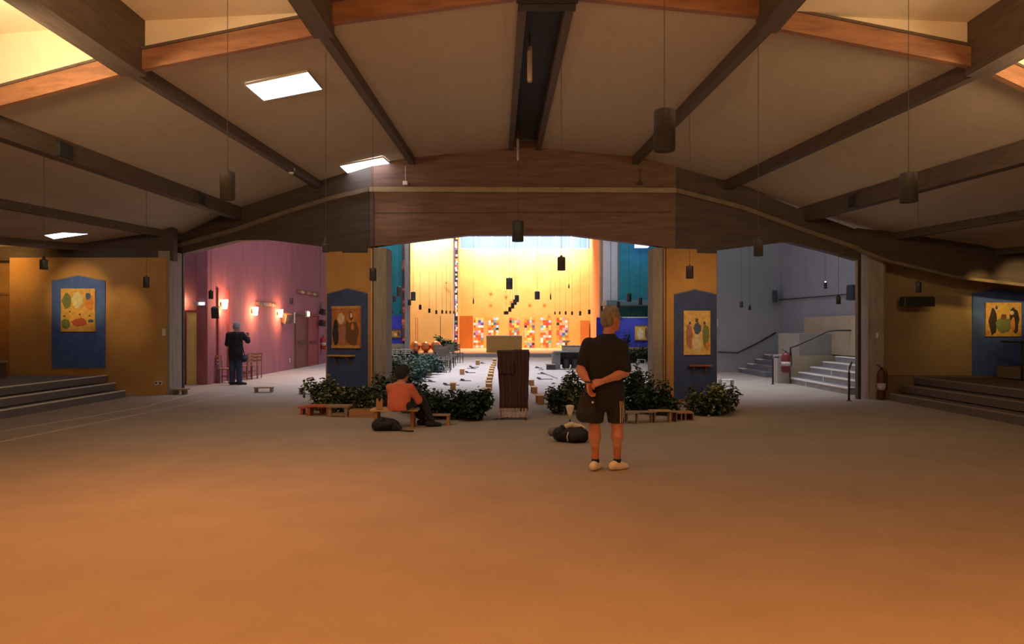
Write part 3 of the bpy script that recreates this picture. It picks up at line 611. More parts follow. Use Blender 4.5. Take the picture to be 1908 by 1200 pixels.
for k in range(4):
    xa = 8.0 + .30 * k
    mb = MB(); mb.bbox(((xa + 9.6) / 2, 23.35 + .08 * k, .16 * k + .08), (9.6 - xa, 2.6 - .1 * k, .159), .004); o = struct('floor_stair_left', mb, mat('stone_dark', (.17, .18, .20), .8, ns=9, na=.15))
    mb = MB(); mb.box((xa + .06, 24.3, .16 * (k + 1) - .01), (.14, .62, .03)); obj('nosing', mb, nosing, o)
# pier with extinguisher, handrails
mb = MB(); mb.box((7.66, 19.85, .40), (.34, .34, .80)); struct('wall_pier', mb, mat('pier', (.42, .40, .37), .9, ns=4, na=.08, bs=30, bump=.3))
t = thing('handrail', 'thin dark handrail on the grey wall rising to the right', 'handrail', (7.4, 24.85, .65))
g = [ray_plane(*p, (6, 24.9), (10, 24.9)) - Vector((7.4, 24.85, .65)) for p in [(1338, 656), (1375, 657), (1410, 640), (1445, 620)]]
obj('rail', MB().tube(g, .028, 8), metal_b, t, True)
for i in (1, 2): obj('bracket', MB().tube([g[i], g[i] + Vector((0, .12, -.05))], .012, 6), metal_b, t)
t = thing('handrail', 'bent dark handrail above the pale right-hand stairs', 'handrail', (8.0, 19.8, 0))
g = [P(1472, 684, 19.6) , P(1473, 648, 19.6), P(1485, 644, 19.4), P(1543, 617, 19.3), P(1560, 615.5, 19.2), P(1590, 616, 19)]
g = [p - Vector((8.0, 19.8, 0)) for p in g]; obj('rail', MB().tube(g, .024, 8), metal_b, t, True)
obj('post', MB().tube([g[0], (g[0].x, g[0].y, .16)], .02, 8), metal_b, t, True)
t = thing('handrail', 'short dark handrail post at foot of the stairs by right jamb', 'handrail', G(1582, 747))
obj('post', MB().tube([(0, 0, 0), (0, 0, .60), (.03, .05, .70), (.25, .4, .80)], .022, 8), metal_b, t, True)
obj('base_plate', MB().lathe([(.06, 0), (.06, .012), (.03, .015)], n=12), metal_b, t)
t = thing('handrail', 'short curved handrail left of the grey pier and extinguisher', 'handrail', G(1440, 716))
obj('post', MB().tube([(0, 0, 0), (0, 0, .68), (.04, .02, .76), (.2, .12, .74)], .022, 8), metal_b, t, True)
obj('base_plate', MB().lathe([(.06, 0), (.06, .012), (.03, .015)], n=12), metal_b, t)

def extinguisher(label, loc, h=.5, r=.075, rz=0, m=red_m):
    t = thing('fire_extinguisher', label, 'extinguisher', loc, rz)
    obj('cylinder', MB().lathe([(r * .6, 0), (r, .03), (r, h * .78), (r * .7, h * .88), (r * .25, h * .92)], n=18), m, t, True)
    obj('valve', MB().box((0, 0, h * .95), (.04, .03, .05)), metal_b, t); obj('handle', MB().beam((-.01, 0, h * .98), (-.11, 0, h * 1.06), .02, .015), metal_b, t)
    obj('hose', MB().tube([(.02, -.01, h * .93), (r * 1.2, -.02, h * .9), (r * 1.35, -.02, h * .6), (r * 1.2, -.02, h * .3)], .011, 7), metal_b, t, True)
    obj('label_sticker', MB().lathe([(r + .001, h * .3), (r + .002, h * .3), (r + .002, h * .5), (r + .001, h * .5)], n=18), mat('extinguisher_label', (.55, .50, .48), .6, ns=30, na=.5), t, True)
extinguisher('red fire extinguisher hanging on the grey pier by the stairs', (7.68, 19.56, .32), .60, .12, m=mat('dull_red_enamel', (.20, .03, .035), .5, ns=5, na=.1))
extinguisher('dark red fire extinguisher on the pink wall by the red doors', (PX + .12, 30.6, .62), .62, .13, PI / 2)
extinguisher('dim extinguisher standing low beside the right jamb', (8.05, 15.2, .0), .72, .085, m=mat('maroon_enamel', (.12, .03, .025), .5, ns=5, na=.1))
plate('small white notice plate on grey wall right of the pillar', 'plate', Vector((7.30, 24.98, 1.75)), .14, .30, name='wall_plate')
plate('small red call point on grey wall right of the pillar', 'call point', Vector((7.28, 24.98, 1.42)), .1, .1, red_m, name='call_point')

# ------------------------------------------------------------------ pink wall items
t = obj('door_2', MB().box(((G(352, 716).x + G(373, 716).x) / 2, 19.28, 1.0), (.34, .05, 2.0)), door_y, None, kind='structure')
dx = (G(352, 716).x + G(373, 716).x) / 2
for s_ in (-1, 1): obj('door_frame', MB().box((dx + s_ * .19, 19.27, 1.0), (.05, .08, 2.04)), door_r, t)
obj('door_frame', MB().box((dx, 19.27, 2.03), (.44, .08, .05)), door_r, t)
for k, (y0, y1) in enumerate(((26.9, 28.3), (28.5, 30.0))):
    t = obj('door_%d' % (3 + k), MB().box((PX + .02, (y0 + y1) / 2, 1.03), (.05, y1 - y0 - .08, 2.06)), door_r if k else mat('door_brown', (.20, .06, .05), .6, ns=4, na=.1), None, kind='structure')
    obj('push_bar', MB().beam((PX + .09, y0 + .2, 1.0), (PX + .09, y1 - .2, 1.0), .04, .04), metal_b, t)
    for yy in (y0, y1): obj('door_frame', MB().box((PX + .03, yy, 1.05), (.08, .08, 2.1)), wood_d if not k else door_r, t)
    obj('door_frame', MB().box((PX + .03, (y0 + y1) / 2, 2.11), (.08, y1 - y0, .08)), wood_d if not k else door_r, t)
for px in (405, 424):
    a = ray_plane(px, 650, (PX, 19), (PX, 30)); mb = MB(); mb.box((PX + .02, a.y, 1.35), (.06, .10, 2.7)); struct('trim_13', mb, door_r)
def sconce(label, py, y, z, k=1.0):
    t = thing('wall_sconce', label, 'wall lamp', (PX + .10, y, z))
    obj('backplate', MB().box((-.085, 0, 0), (.03, .10, .12)), metal_b, t)
    obj('shade', MB().lathe([(.055 * k, -.13), (.085 * k, .13)], (.02, 0, 0), 14), sconce_m, t, True)
    obj('rim', MB().lathe([(.088 * k, .13), (.088 * k, .145), (.07 * k, .145)], (.02, 0, 0), 14), metal_b, t, True)
    l = bpy.data.lights.new('sconce_light', 'POINT'); l.color = (1, .42, .18); l.energy = 20; l.shadow_soft_size = .06
    o = bpy.data.objects.new('sconce_light', l); COL.objects.link(o); o.location = (PX + .30, y, z + .22)
    o2 = o.copy(); COL.objects.link(o2); o2.location = (PX + .28, y, z - .24)
for px, py, lb in ((418, 567, 'glowing wall lamp above the standing man on the pink wall'), (475, 580, 'middle glowing wall lamp of the pink wall'), (522, 584, 'brightest glowing wall lamp nearest the red doors on pink wall')):
    a = ray_plane(px, py, (PX + .1, 19), (PX + .1, 30)); sconce(lb, py, a.y, a.z)
a = P(338, 564, 19.2); t = thing('wall_sconce', 'partly hidden glowing lamp beside the left jamb', 'wall lamp', (a.x - .05, 19.2, a.z))
obj('shade', MB().lathe([(.05, -.13), (.08, .13)], (0, 0, 0), 14), sconce_m, t, True); obj('backplate', MB().box((0, .07, 0), (.1, .03, .12)), metal_b, t)
def slit(nm, x0, x1, y, h):
    a = ray_plane(x0, y, (PX + .01, 19), (PX + .01, 32)); b = ray_plane(x1, y, (PX + .01, 19), (PX + .01, 32)); n = 7; mb = MB()
    z = (a.z + b.z) / 2; fr = MB(); fr.box((PX + .015, (a.y + b.y) / 2, z), (.03, b.y - a.y, h)); wo = obj(nm, fr, wood_d, None, kind='structure')
    rr = random.Random(int(x0)); cols = [mat('slit_cream', (.55, .42, .22), .5, ns=5, na=.1), gd[0], mat('slit_navy', (.05, .05, .10), .5, ns=5, na=.1), mat('slit_brown', (.25, .10, .05), .5, ns=5, na=.1)]
    for i in range(n):
        L = (b.y - a.y) / n; obj('pane', MB().box((PX + .04, a.y + L * (i + .5), z), (.02, L * .9, h * .7)), rr.choice(cols), wo)
slit('window_16', 476, 515, 567, .14); slit('window_17', 553, 593, 546.5, .14)
# emergency lights and notice
for px, py, D, lb in ((374, 566, 19.15, 'bright emergency light above the yellow door'),):
    a = P(px, py, D); t = thing('emergency_light', lb, 'light', a)
    obj('housing', MB().bbox((0, .05, 0), (.22, .08, .1), .01), white_p, t); obj('lens', MB().box((.03, -.0, .01), (.14, .02, .06)), mat('lens_glow', (.9, .92, 1), .4, ns=3, na=.01, em=(.85, .9, 1), est=5), t)
    obj('lamp_head', MB().lathe([(.04, -.02), (.05, .02), (.05, .03)], (-.16, .03, .02), 12, 'Y'), white_p, t)
a = ray_plane(575, 585, (PX + .12, 19), (PX + .12, 32)); t = thing('emergency_light', 'small yellowish exit light above the red doors', 'light', a)
obj('housing', MB().bbox((-.05, 0, 0), (.08, .36, .26), .01), white_p, t); obj('lens', MB().box((.0, 0, 0), (.02, .28, .18)), mat('lens_warm', (1, .85, .5), .4, ns=3, na=.02, em=(1, .75, .4), est=2), t)
a = ray_plane(548, 592, (PX, 19), (PX, 32)); t = thing('wall_plate', 'tall narrow pale plate left of the red doors', 'plate', (PX, a.y, a.z), PI / 2)
obj('plate', MB().bbox((0, -.02, 0), (.16, .03, .42), .004), white_p, t); obj('border', MB().box((0, -.008, 0), (.18, .012, .44)), metal_g, t)
plate('white socket low on the pink wall left of the chairs', 'socket', Vector((G(396, 710).x, 19.30, .25)), .05, .09)
plate('white socket low on the pink wall left of the red doors', 'socket', Vector((PX, 26.3, .35)), .1, .12, rz=PI / 2)

def speaker(label, p, rz=0, tilt=.3, w_=.26, h_=.42, d_=.25, m=metal_b):
    t = thing('loudspeaker', label, 'speaker', p, rz)
    c = obj('cabinet', MB().bbox((0, 0, 0), (w_, d_, h_), .02), m, t); c.rotation_euler = (tilt, 0, 0)
    g_ = obj('grille', MB().box((0, -d_ / 2 - .004, 0), (w_ * .88, .008, h_ * .9)), lamp_in, t); g_.rotation_euler = (tilt, 0, 0)
    obj('bracket', MB().tube([(0, 0, 0), (0, d_ * 1.25, .0)], .02, 6), metal_b, t)
speaker('black loudspeaker on the pink wall left of the first lamp', P(402, 582, 19.09), .2, .25, .2, .30, .22)
speaker('brown loudspeaker on the pink wall near the red doors', P(535, 593, 25.3), .9, .3, .3, .36, .26, wood_d)
speaker('upper black loudspeaker at the edge of the left pillar', P(602, 581, 30.2), 1.2, .2, .24, .26, .24)
speaker('lower black loudspeaker at the edge of the left pillar', P(601, 602, 30.0), 1.2, .2, .24, .26, .24)
speaker('slim dark loudspeaker in the corner of the grey walls', P(1444, 552, 24.78), -.4, .0, .16, .42, .2)
speaker('dark loudspeaker leaning from the grey wall by the right jamb', P(1587, 545, 19.2), -.9, -.1, .2, .42, .24)
t = thing('loudspeaker', 'long black speaker bar hung high on the dim right wall', 'speaker', ray_plane(1709, 562, (7, 15.55), (14, 15.55)))
obj('cabinet', MB().bbox((0, 0, 0), (.68, .22, .22), .02), metal_b, t); obj('grille', MB().box((0, -.114, 0), (.62, .008, .17)), lamp_in, t); obj('bracket', MB().tube([(0, .08, .05), (0, .36, .1)], .02, 6), metal_b, t)

# ------------------------------------------------------------------ pendant lamps
pend_cache = {}
def pendant(label, px, ytop, ybot, wpx, D, ztop, lit=False, group=None, m=metal_b, tilt=0):
    b = P(px, ybot, D); r = wpx / 2 / F * D; h = (ybot - ytop) / F * D
    t = thing('pendant_lamp', label, 'pendant lamp', b, 0, group)
    obj('shade', MB().lathe([(r * .82, .015), (r * .82, h * .55), (r * .9, h * .55), (r * .9, 0), (r, 0), (r, h - .02), (r * .93, h), (r * .22, h), (r * .18, h + .02), (.006, h + .03)], n=20), m, t, True)
    o = obj('cable', MB().tube([(0, 0, h + .03), (0, 0, ztop - b.z)], (.0035 if D < 13 else .004 if D < 26 else .0065), 5), cable_m, t)
    obj('bulb', MB().lathe([(0, .03), (r * .6, .04), (r * .78, .09), (r * .3, .2)], n=12), lamp_on if lit else lamp_in, t, True)
    return t
def roof_z(x, y):
    # underside of the hall roof at x, y
    for i in bays:
        a, b = edges[i], edges[i + 1]
        ta = (y - a[0].y) / (a[1].y - a[0].y); tb = (y - b[0].y) / (b[1].y - b[0].y)
        l = a[0].lerp(a[1], ta); r = b[0].lerp(b[1], tb)
        if l.x <= x <= r.x:
            if y < 8.1: return RZ[i]
            s_ = (x - l.x) / (r.x - l.x); return l.z + (r.z - l.z) * s_
    return 5.3
for lb, px, yt, yb, wpx, D, m in (
    ('largest cylindrical pendant lamp, right of the ridge', 1238, 206, 281, 40, 6.6, metal_g),
    ('cylindrical pendant lamp hanging left before the ochre rafters', 424, 320, 372, 27, 7.5, metal_g),
    ('cylindrical pendant lamp high at right before the rafters', 1693, 323, 377, 31, 7.4, metal_g),
    ('cylindrical pendant lamp at centre overlapping the wooden header', 965, 412, 450, 22, 13.4, metal_g),
    ('cylindrical pendant lamp over the grey wall opening', 1413, 447, 477, 17, 8.5, metal_g),
    ('small pendant lamp before the right pillar', 1285, 496, 519, 14, 11.3, metal_b),
    ('small pendant lamp beside the left pillar', 695, 500, 523, 13, 11.7, metal_b),
    ('small pendant lamp before the ochre left wall', 273, 516, 536, 11.5, 13.2, metal_b),
    ('small pendant lamp at far left above the blue panel', 82, 484, 502, 14, 10.7, metal_b),
    ('small pendant lamp above the speaker bar at right', 1711, 526, 545, 11, 12.9, metal_b),
    ('small pendant lamp just under the header by left pillar top', 607, 454, 470, 13, 8.9, metal_b),
    ('pendant lamp against the bright altar wall, right of centre and largest there', 1046, 479, 504, 15, 9.3, metal_b),
    ('pendant lamp highest before the pink wall', 393, 542, 557, 8.5, 15.6, metal_b),
    ('dark pendant lamp before bluish wall near right jamb', 1562, 552, 567, 8.5, 14.5, metal_b)):
    b = P(px, yb, D); pendant(lb, px, yt, yb, wpx, D, roof_z(b.x, b.y), m=m)
NP = [('pendant lamp over the nave, second from centre top', 949, 518, 539, 11.5, 24),
      ('pendant lamp over the nave, tilted, right of centre', 1001, 543, 558, 9.5, 30), ('first and nearest lamp of the diagonal cluster above the altar', 963, 550, 563, 8, 33),
      ('second lamp of the diagonal cluster above the altar', 959.5, 558, 568, 7, 35), ('third lamp of the diagonal cluster above the altar', 955, 565, 575, 6.5, 37), ('fourth lamp of the diagonal cluster above the altar', 950, 572, 581, 6, 39), ('last low lamp of the diagonal cluster above the altar', 943, 580, 586, 9, 41),
      ('pendant lamp left of the yellow wall beside grey column', 770, 544, 560, 9, 30), ('smaller pendant lamp behind the one at the grey column', 763, 558, 569, 6, 34), ('first lamp of the left row before yellow wall', 783, 568, 577, 5, 36),
      ('second lamp of the left row before yellow wall', 800, 575, 583, 4.5, 38), ('third lamp of the left row before yellow wall', 813, 578, 585, 4, 39), ('fourth lamp of the left row before yellow wall', 824, 578, 584.5, 3.6, 40), ('fifth lamp of the left row before yellow wall', 831.5, 579, 584.5, 3.2, 41), ('sixth lamp of the left row before yellow wall', 839, 579.5, 584.5, 3, 42), ('seventh lamp of the left row before yellow wall', 845.5, 580, 584.5, 2.8, 43),
      ('first lamp from left of the right row before altar wall', 1034, 581, 586, 3, 46), ('second lamp from left of the right row before altar wall', 1043, 580.5, 586, 3.2, 45), ('third lamp from left of the right row before altar wall', 1054, 580, 586.5, 3.6, 43), ('fourth lamp from left of the right row before altar wall', 1066, 580.5, 587, 3.8, 41), ('fifth lamp from left of the right row before altar wall', 1081, 580, 588, 4.2, 39), ('last lamp at the right end of the row before altar wall', 1098, 577, 585.5, 5, 37),
      ('large pendant lamp against the left teal wall', 744, 534, 552, 9.5, 28), ('dark pendant lamp against the right teal wall', 1172, 547, 562, 9, 30), ('pendant lamp at the edge of the right pillar', 1211, 536, 553, 10, 27), ('dark pendant lamp just right of the man\'s head', 1152, 562, 573, 6, 34),
      ('small pendant lamp before the pink wall near the doors', 543, 555, 567, 7, 24), ('small pendant lamp at the pillar edge before pink wall', 597, 563, 574, 5, 26),
      ('larger of two pendants low before the grey wall', 1381, 561, 573, 6.5, 22), ('smaller of two pendants low before the grey wall', 1397, 570, 578, 4.5, 24),
      ('tiny pendant under the balcony, left one', 1174, 582, 588, 3, 40.3), ('tiny pendant under the balcony, right one', 1202, 582, 588, 3, 40.3), ('tiny pendant low on left teal wall, left one', 731, 579, 585, 3, 35), ('tiny pendant low on left teal wall, right one', 746, 578, 584, 3, 35)]
for lb, px, yt, yb, wpx, D in NP: pendant(lb, px, yt, yb, wpx, D, 9.0 if 'balcony' not in lb else 2.9)
for lb, px, yt, yb, wpx, D in (('lit pendant lamp against the left teal wall', 735, 551, 563, 6, 31), ('lit pendant lamp below the balcony edge', 1193, 555, 568, 7, 32), ('lit pendant lamp beside the man\'s head', 1121, 570, 580, 4.5, 36), ('lit pendant lamp before the bluish grey wall', 1538, 526, 538, 6, 19)):
    pendant(lb, px, yt, yb, wpx, D, 9.0, True)
for lb, px, y0, y1, D in (('left slender hanging candle before altar wall', 882, 553, 567, 45), ('right slender hanging candle before altar wall', 1026, 545, 559, 45), ('upper slender hanging candle before altar wall', 1060, 528, 538, 45)):
    b = P(px, y1, D); t = thing('hanging_candle', lb, 'candle', b); h = (y1 - y0) / F * D
    obj('holder', MB().lathe([(.01, 0), (.05, .08), (.045, h * .5), (.015, h)], n=10), metal_b, t, True); obj('cable', MB().tube([(0, 0, h), (0, 0, 9 - b.z)], .008, 4), cable_m, t)
b = P(831, 527, 43.8); t = thing('wall_ornament', 'small dark bird-shaped ornament on the pale yellow wall', 'ornament', b)
obj('wing', MB().prism([(-.16, 0, .08), (.02, 0, .03), (.14, 0, -.06), (0, 0, -.03)], (0, .04, 0)), wood_g, t); obj('body', MB().lathe([(0, -.05), (.04, 0), (0, .1)], n=8), wood_g, t)

# ------------------------------------------------------------------ furniture
def bench(label, p, L, H, Dp, m, rz=0, th=.035, inset=.06, side_w=None, group=None, name='prayer_bench', low_rail=False, mleg=None):
    t = thing(name, label, 'bench', p, rz, group); mleg = mleg or m
    obj('seat', MB().bbox((0, 0, H - th / 2), (L, Dp, th), .006), m, t)
    for s_ in (-1, 1): obj('leg', MB().bbox((s_ * (L / 2 - inset), 0, (H - th) / 2), (side_w or .035, Dp * .85, H - th), .004), mleg, t)
    if low_rail: obj('rail', MB().bbox((0, -Dp * .3, .04), (L - inset * 2, .03, .05), .003), mleg, t)
    return t
def gp(px, py): v = G(px, py); return v
bench('short reddish bench left of the plants, end one behind another', gp(582, 771.5), .46, .145, .2, wood_r, .05, side_w=.05)
bench('red-topped low bench in front of the left plants', gp(596, 774), .46, .19, .24, wood_r, -.05, side_w=.05)
bench('greyish open-framed low bench between red bench and orange box', gp(633, 775.5), .41, .20, .26, wood_g, -.08, side_w=.06, low_rail=True)
t = thing('wooden_box', 'orange-brown wooden planter box before the left pillar', 'box', gp(673, 778), -.06)
obj('front_board', MB().bbox((0, 0, .065), (.43, .02, .13), .004), wood, t); obj('back_board', MB().bbox((0, .24, .065), (.43, .02, .13), .004), wood, t)
for s_ in (-1, 1): obj('side_board', MB().bbox((s_ * .205, .12, .065), (.02, .24, .13), .004), woodl, t)
B_base = G(740, 797)
t = bench('light wooden bench the seated person sits on', B_base + Vector((-.05, .12, 0)), .74, .29, .3, woodl, 0, .035, .09, .05, mleg=wood)
bench('low dark-topped bench right of the seated person', gp(818, 792), .36, .175, .2, wood_g, 0, .02, .03, .045, mleg=wood)
t = thing('wooden_stand', 'small upright forked light-wood piece on the seat bench', 'stand', (G(740, 797).x - .27, 10.85, .29))
obj('upright', MB().prism([(-.05, 0, 0), (.05, 0, 0), (.05, 0, .15), (.03, 0, .17), (.0, 0, .10), (-.03, 0, .17), (-.05, 0, .16)], (0, .03, 0)), wood, t)
bench('small bench standing alone before the pink wall', gp(492, 731), .44, .13, .22, wood_g, .1, .025, .04, .05)
bench('pale-topped bench left of the leafy plants', gp(573, 734), .40, .15, .25, mat('pale_wood', (.45, .42, .33), .6, ns=5, na=.1), 0, .02, .05, .04, mleg=wood_g)
bench('small dark bench beside the left jamb', gp(336, 735), .36, .14, .22, wood_g, 0, .03, .08, .06, mleg=wood_d)
bench('white bench behind the right bush', gp(1353, 719), .36, .18, .2, white_p, 0, .02, .02, .05, mleg=mat('bench_leg_grey', (.35, .33, .33), .7, ns=5, na=.1))
bench('thin-framed low bench beside the man, leftmost of the right group', gp(1166, 789), .40, .19, .2, wood_g, 0, .016, .02, .018, low_rail=False)
bench('thin-framed low bench in middle of the right group', gp(1193, 787), .50, .185, .2, wood_g, 0, .014, .02, .02)
bench('thin-framed bright-edged low bench before the right hedge', gp(1230, 786), .36, .195, .22, mat('bench_edge', (.42, .28, .11), .6, ns=5, na=.2), 0, .018, .03, .024)
bench('narrow low bench end before the orange base', gp(1253, 785), .12, .17, .22, wood_g, 0, .014, .01, .016)
t = thing('wooden_box', 'low orange block with a dark opening at right pillar foot', 'box', gp(1272, 783))
obj('top_board', MB().bbox((0, .1, .125), (.36, .3, .02), .003), wood, t); obj('back_board', MB().bbox((0, .24, .06), (.36, .02, .12), .003), wood, t)
for x in (-.17, -.03, .04, .17): obj('side_board', MB().bbox((x, .1, .057), (.02, .3, .115), .003), wood, t)
# prayer benches in rows (seen end-on)
small = None
row = [(922, 676), (921, 682), (918.5, 686.5), (917, 691), (916, 695.5), (915, 701), (913.6, 706.5), (912, 714), (910.5, 721), (911, 727), (908.5, 737), (905, 748)]
names_o = ['farthest', 'second farthest', 'third farthest', 'fourth farthest', 'fifth farthest', 'sixth farthest', 'sixth nearest', 'fifth nearest', 'fourth nearest', 'third nearest', 'second nearest', 'nearest']
def small_bench():
    t = thing('prayer_stool', '', 'stool'); obj('seat', MB().bbox((0, 0, .165), (.155, .34, .02), .004), woodl, t)
    obj('front_board', MB().bbox((0, -.15, .078), (.13, .02, .155), .003), wood, t); obj('back_board', MB().bbox((0, .15, .078), (.13, .02, .155), .003), wood, t)
    obj('stretcher', MB().bbox((0, 0, .09), (.02, .28, .06), .003), wood, t); return t
small = small_bench(); used = [False]
def place_small(p, label, group=None, rz=0, s=1):
    o = small if not used[0] else copy_tree(small); used[0] = True
    o.location = p; o.rotation_euler = (0, 0, rz); o['label'] = label; o.scale = (s, s, s)
    if group: o['group'] = group
    return o
for (px, py), nm in zip(row, names_o): place_small(gp(px, py), '%s wooden prayer stool of the centre aisle row' % nm, 'prayer stools in the aisle row', .12)
for px, py, lb, s in ((890, 680, 'far wooden stool alone on the left floor near altar', 1.2), (861, 698, 'middle wooden stool alone on the left nave floor', 1.15), (844, 726, 'nearest wooden stool alone on the left nave floor', 1.05), (799, 700, 'dim stool at the edge of the left hedge', 1.1), (1006, 752, 'nearest wooden stool right of the lectern', 1.05), (995, 733, 'second wooden stool right of the lectern', .95), (990, 718, 'stool peeking from behind the lectern', .9)):
    place_small(gp(px, py), lb, None, .1, s)
# floor microphones
def mic(label, px, py, x0, x1, rz=0, arm=None):
    p = G(px, py); s = p.y / F; t = thing('floor_microphone', label, 'microphone', p)
    obj('stand_bar', MB().tube([((x0 - px) * s, .05, .012), ((x1 - px) * s, -.05, .012)], .014, 6), metal_b, t)
    obj('base', MB().lathe([(.09, 0), (.09, .015), (.03, .025)], n=14), metal_b, t)
    obj('microphone_head', MB().tube([(0, 0, .02), (-.05, .03, .04), (-.12, .05, .045)], [.015, .024, .028], 8), metal_b, t, True)
    if arm: obj('boom', MB().tube([((a - px) * s, (G(px, b).y - p.y), .03) for a, b in arm], .01, 5), metal_b, t)
for a in (('floor microphone beside the left hedge', 806, 712, 772, 812), ('floor microphone behind the nearest lone stool', 834, 718, 830, 856), ('floor microphone left of the stool row', 866, 710, 856, 878), ('floor microphone in mid left aisle', 873, 695, 869, 886), ('floor microphone in far left aisle', 884, 687, 870, 886), ('thin floor microphone near the far lone stool', 880, 684.5, 876, 892), ('farthest floor microphone beside a lone stool', 901, 677.5, 889, 902),
          ('farthest floor microphone right of lectern', 1004, 686, 996, 1010, 0, [(1004, 686), (1010, 690), (1001, 691)]), ('second farthest floor microphone right of lectern', 1014, 697, 1002, 1016, 0, [(1014, 697), (1030, 707)]), ('long dark floor microphone right of lectern', 1008, 707, 1006, 1030), ('floor microphone just behind the right bush', 1053, 719, 1040, 1062, 0, [(1053, 719), (1055, 725)]), ('flat dark microphone at right bush top', 1050, 731, 1046, 1066)):
    mic(*a)
# altar
t = thing('altar', 'plain beige block altar with white cloth top', 'altar', ((939.5 - CX) / F * 39.6, 39.9, .2))
obj('body', MB().bbox((0, 0, .46), (2.02, .9, .92), .01), mat('altar_cloth', (.52, .36, .13), .9, ns=30, na=.12), t)
obj('cloth', MB().bbox((0, 0, .935), (2.08, .96, .03), .008), mat('altar_linen', (.85, .82, .85), .8, ns=8, na=.03), t)
# copper vessels
for k, (px, py, r) in enumerate(((774, 646, 10), (793.5, 646, 9.5), (812, 645, 10))):
    D = 38.9; R = r / F * D; c = P(px, py, D); z0 = .2
    t = thing('copper_vessel', ('left', 'middle', 'right')[k] + ' copper globe of the three at the platform edge', 'copper globe', (c.x, c.y, z0))
    prof = [(R * .35, 0.0), (R * .4, .02)] + [(R * math.cos(a), c.z - z0 + R * math.sin(a)) for a in [-1.1, -.7, -.3, .1, .5, .9, 1.25]] + [(.02, c.z - z0 + R)]
    obj('globe', MB().lathe(prof, n=14), copper, t, True)
    obj('base', MB().lathe([(R * .5, 0), (R * .5, .03), (R * .35, .04)], n=14), metal_b, t)
for px, y0, x, lb in ((774.5, 592, 0, 'left slim copper rod behind the globes'), (778, 592, 0, 'right slim copper rod behind the globes'), (820.5, 589, 1, 'thin pale stand behind the right globe')):
    D = 41; a = P(px, y0, D); t = thing('candle_stand', lb, 'stand', (a.x, D, .2)); h = a.z - .2
    obj('rod', MB().tube([(0, 0, 0), (0, 0, h)], .018, 6), copper if not x else metal_g, t); obj('foot', MB().lathe([(.14, 0), (.14, .02), (.03, .04)], n=12), copper, t)
# chairs
def make_chair(m, label=''):
    t = thing('wooden_chair', label, 'chair')
    obj('seat', MB().bbox((0, 0, .44), (.42, .40, .035), .01), m, t)
    for sx in (-1, 1):
        obj('leg', MB().tube([(sx * .18, -.17, 0), (sx * .18, -.17, .43)], .018, 6), m, t)
        obj('leg', MB().tube([(sx * .18, .18, 0), (sx * .18, .18, .45), (sx * .18, .22, .86)], .018, 6), m, t)
        obj('stretcher', MB().tube([(sx * .18, -.17, .2), (sx * .18, .18, .2)], .011, 5), m, t)
    obj('stretcher', MB().tube([(-.18, -.17, .25), (.18, -.17, .25)], .011, 5), m, t)
    for z in (.60, .71, .82): obj('back_slat', MB().bbox((0, .185 + (z - .45) * .09, z), (.36, .018, .055), .004), m, t)
    return t
ch = make_chair(chairm); first = True
spots = [(853, 676), (843, 676.5), (839, 682), (834, 686), (829, 690), (826, 694), (822, 683), (818, 679)]
onm = ['dark ladder-back chair at far right end of the left nave cluster', 'second dark chair from the right end of left nave cluster', 'third dark chair from the right of left nave cluster', 'fourth dark chair from the right in left nave cluster', 'fifth dark chair nearer the hedge in left nave cluster', 'nearest dark chair of the left nave cluster', 'dark chair among hedge leaves behind the nearest chairs', 'dark chair deepest inside the hedge side of cluster']
for (px, py), lb in zip(spots, onm):
    c = ch if first else copy_tree(ch); first = False; c.location = gp(px, py); c.rotation_euler = (0, 0, PI - .25 + random.uniform(-.2, .2)); c['label'] = lb; c['group'] = 'dark chairs in the left nave'
cg = make_chair(chairg); first = True
for px, py, rz, lb in ((423, 713, PI / 2, 'brown ladder-back chair left of the standing man'), (457, 707, -PI / 2, 'brown chair just right of the standing man'), (467, 706, -.1, 'brown chair second right of the standing man'), (476, 704, 0, 'brown chair farthest right of the standing man')):
    c = cg if first else copy_tree(cg); first = False; c.location = gp(px, py) + Vector((0, -.1, 0)); c.rotation_euler = (0, 0, rz); c['label'] = lb; c.scale = (.92, .92, .92)
cp = make_chair(mat('chair_pale', (.42, .40, .33), .6, ns=6, na=.2)); first = True
for k, px in enumerate((728, 737, 744, 752, 761)):
    c = cp if first else copy_tree(cp); first = False; c.location = gp(px, 676 + k * .1) + Vector((0, 0, 0)); c.rotation_euler = (0, 0, PI); c['label'] = ('leftmost', 'second', 'middle', 'fourth', 'rightmost')[k] + ' pale chair in the row beside the dark hedge'; c['group'] = 'pale chairs before the far left plants'; c.scale = (.55, .8, .75)
# table / keyboard at right of nave
t = thing('keyboard_table', 'long grey table with drum-like dark things behind the man', 'table', (2.35, 26.5, 0)); t.scale = (1, 1, .8)
obj('top', MB().bbox((0, 0, .84), (1.55, .7, .06), .01), mat('grey_table', (.17, .17, .16), .6, ns=5, na=.08), t)
obj('side_panel', MB().bbox((-.68, 0, .41), (.30, .6, .81), .01), mat('grey_panel', (.16, .16, .14), .7, ns=5, na=.1), t)
obj('side_panel', MB().bbox((.72, 0, .41), (.06, .6, .81), .01), metal_g, t)
for x in (-.35, -.1, .2, .45): obj('leg', MB().tube([(x, .1, 0), (x + .1, 0, .81)], .02, 6), metal_b, t)
obj('back_board', MB().bbox((0, .28, .5), (1.4, .04, .6), .01), metal_b, t)
for x in (-.3, .05, .4): obj('drum', MB().lathe([(.13, .05), (.15, .1), (.15, .5), (.13, .52), (0, .52)], (x, .02, 0), 12), metal_g, t, True)
t = thing('music_case', 'long pale case lying on the grey table', 'case', (2.25, 26.5, .70))
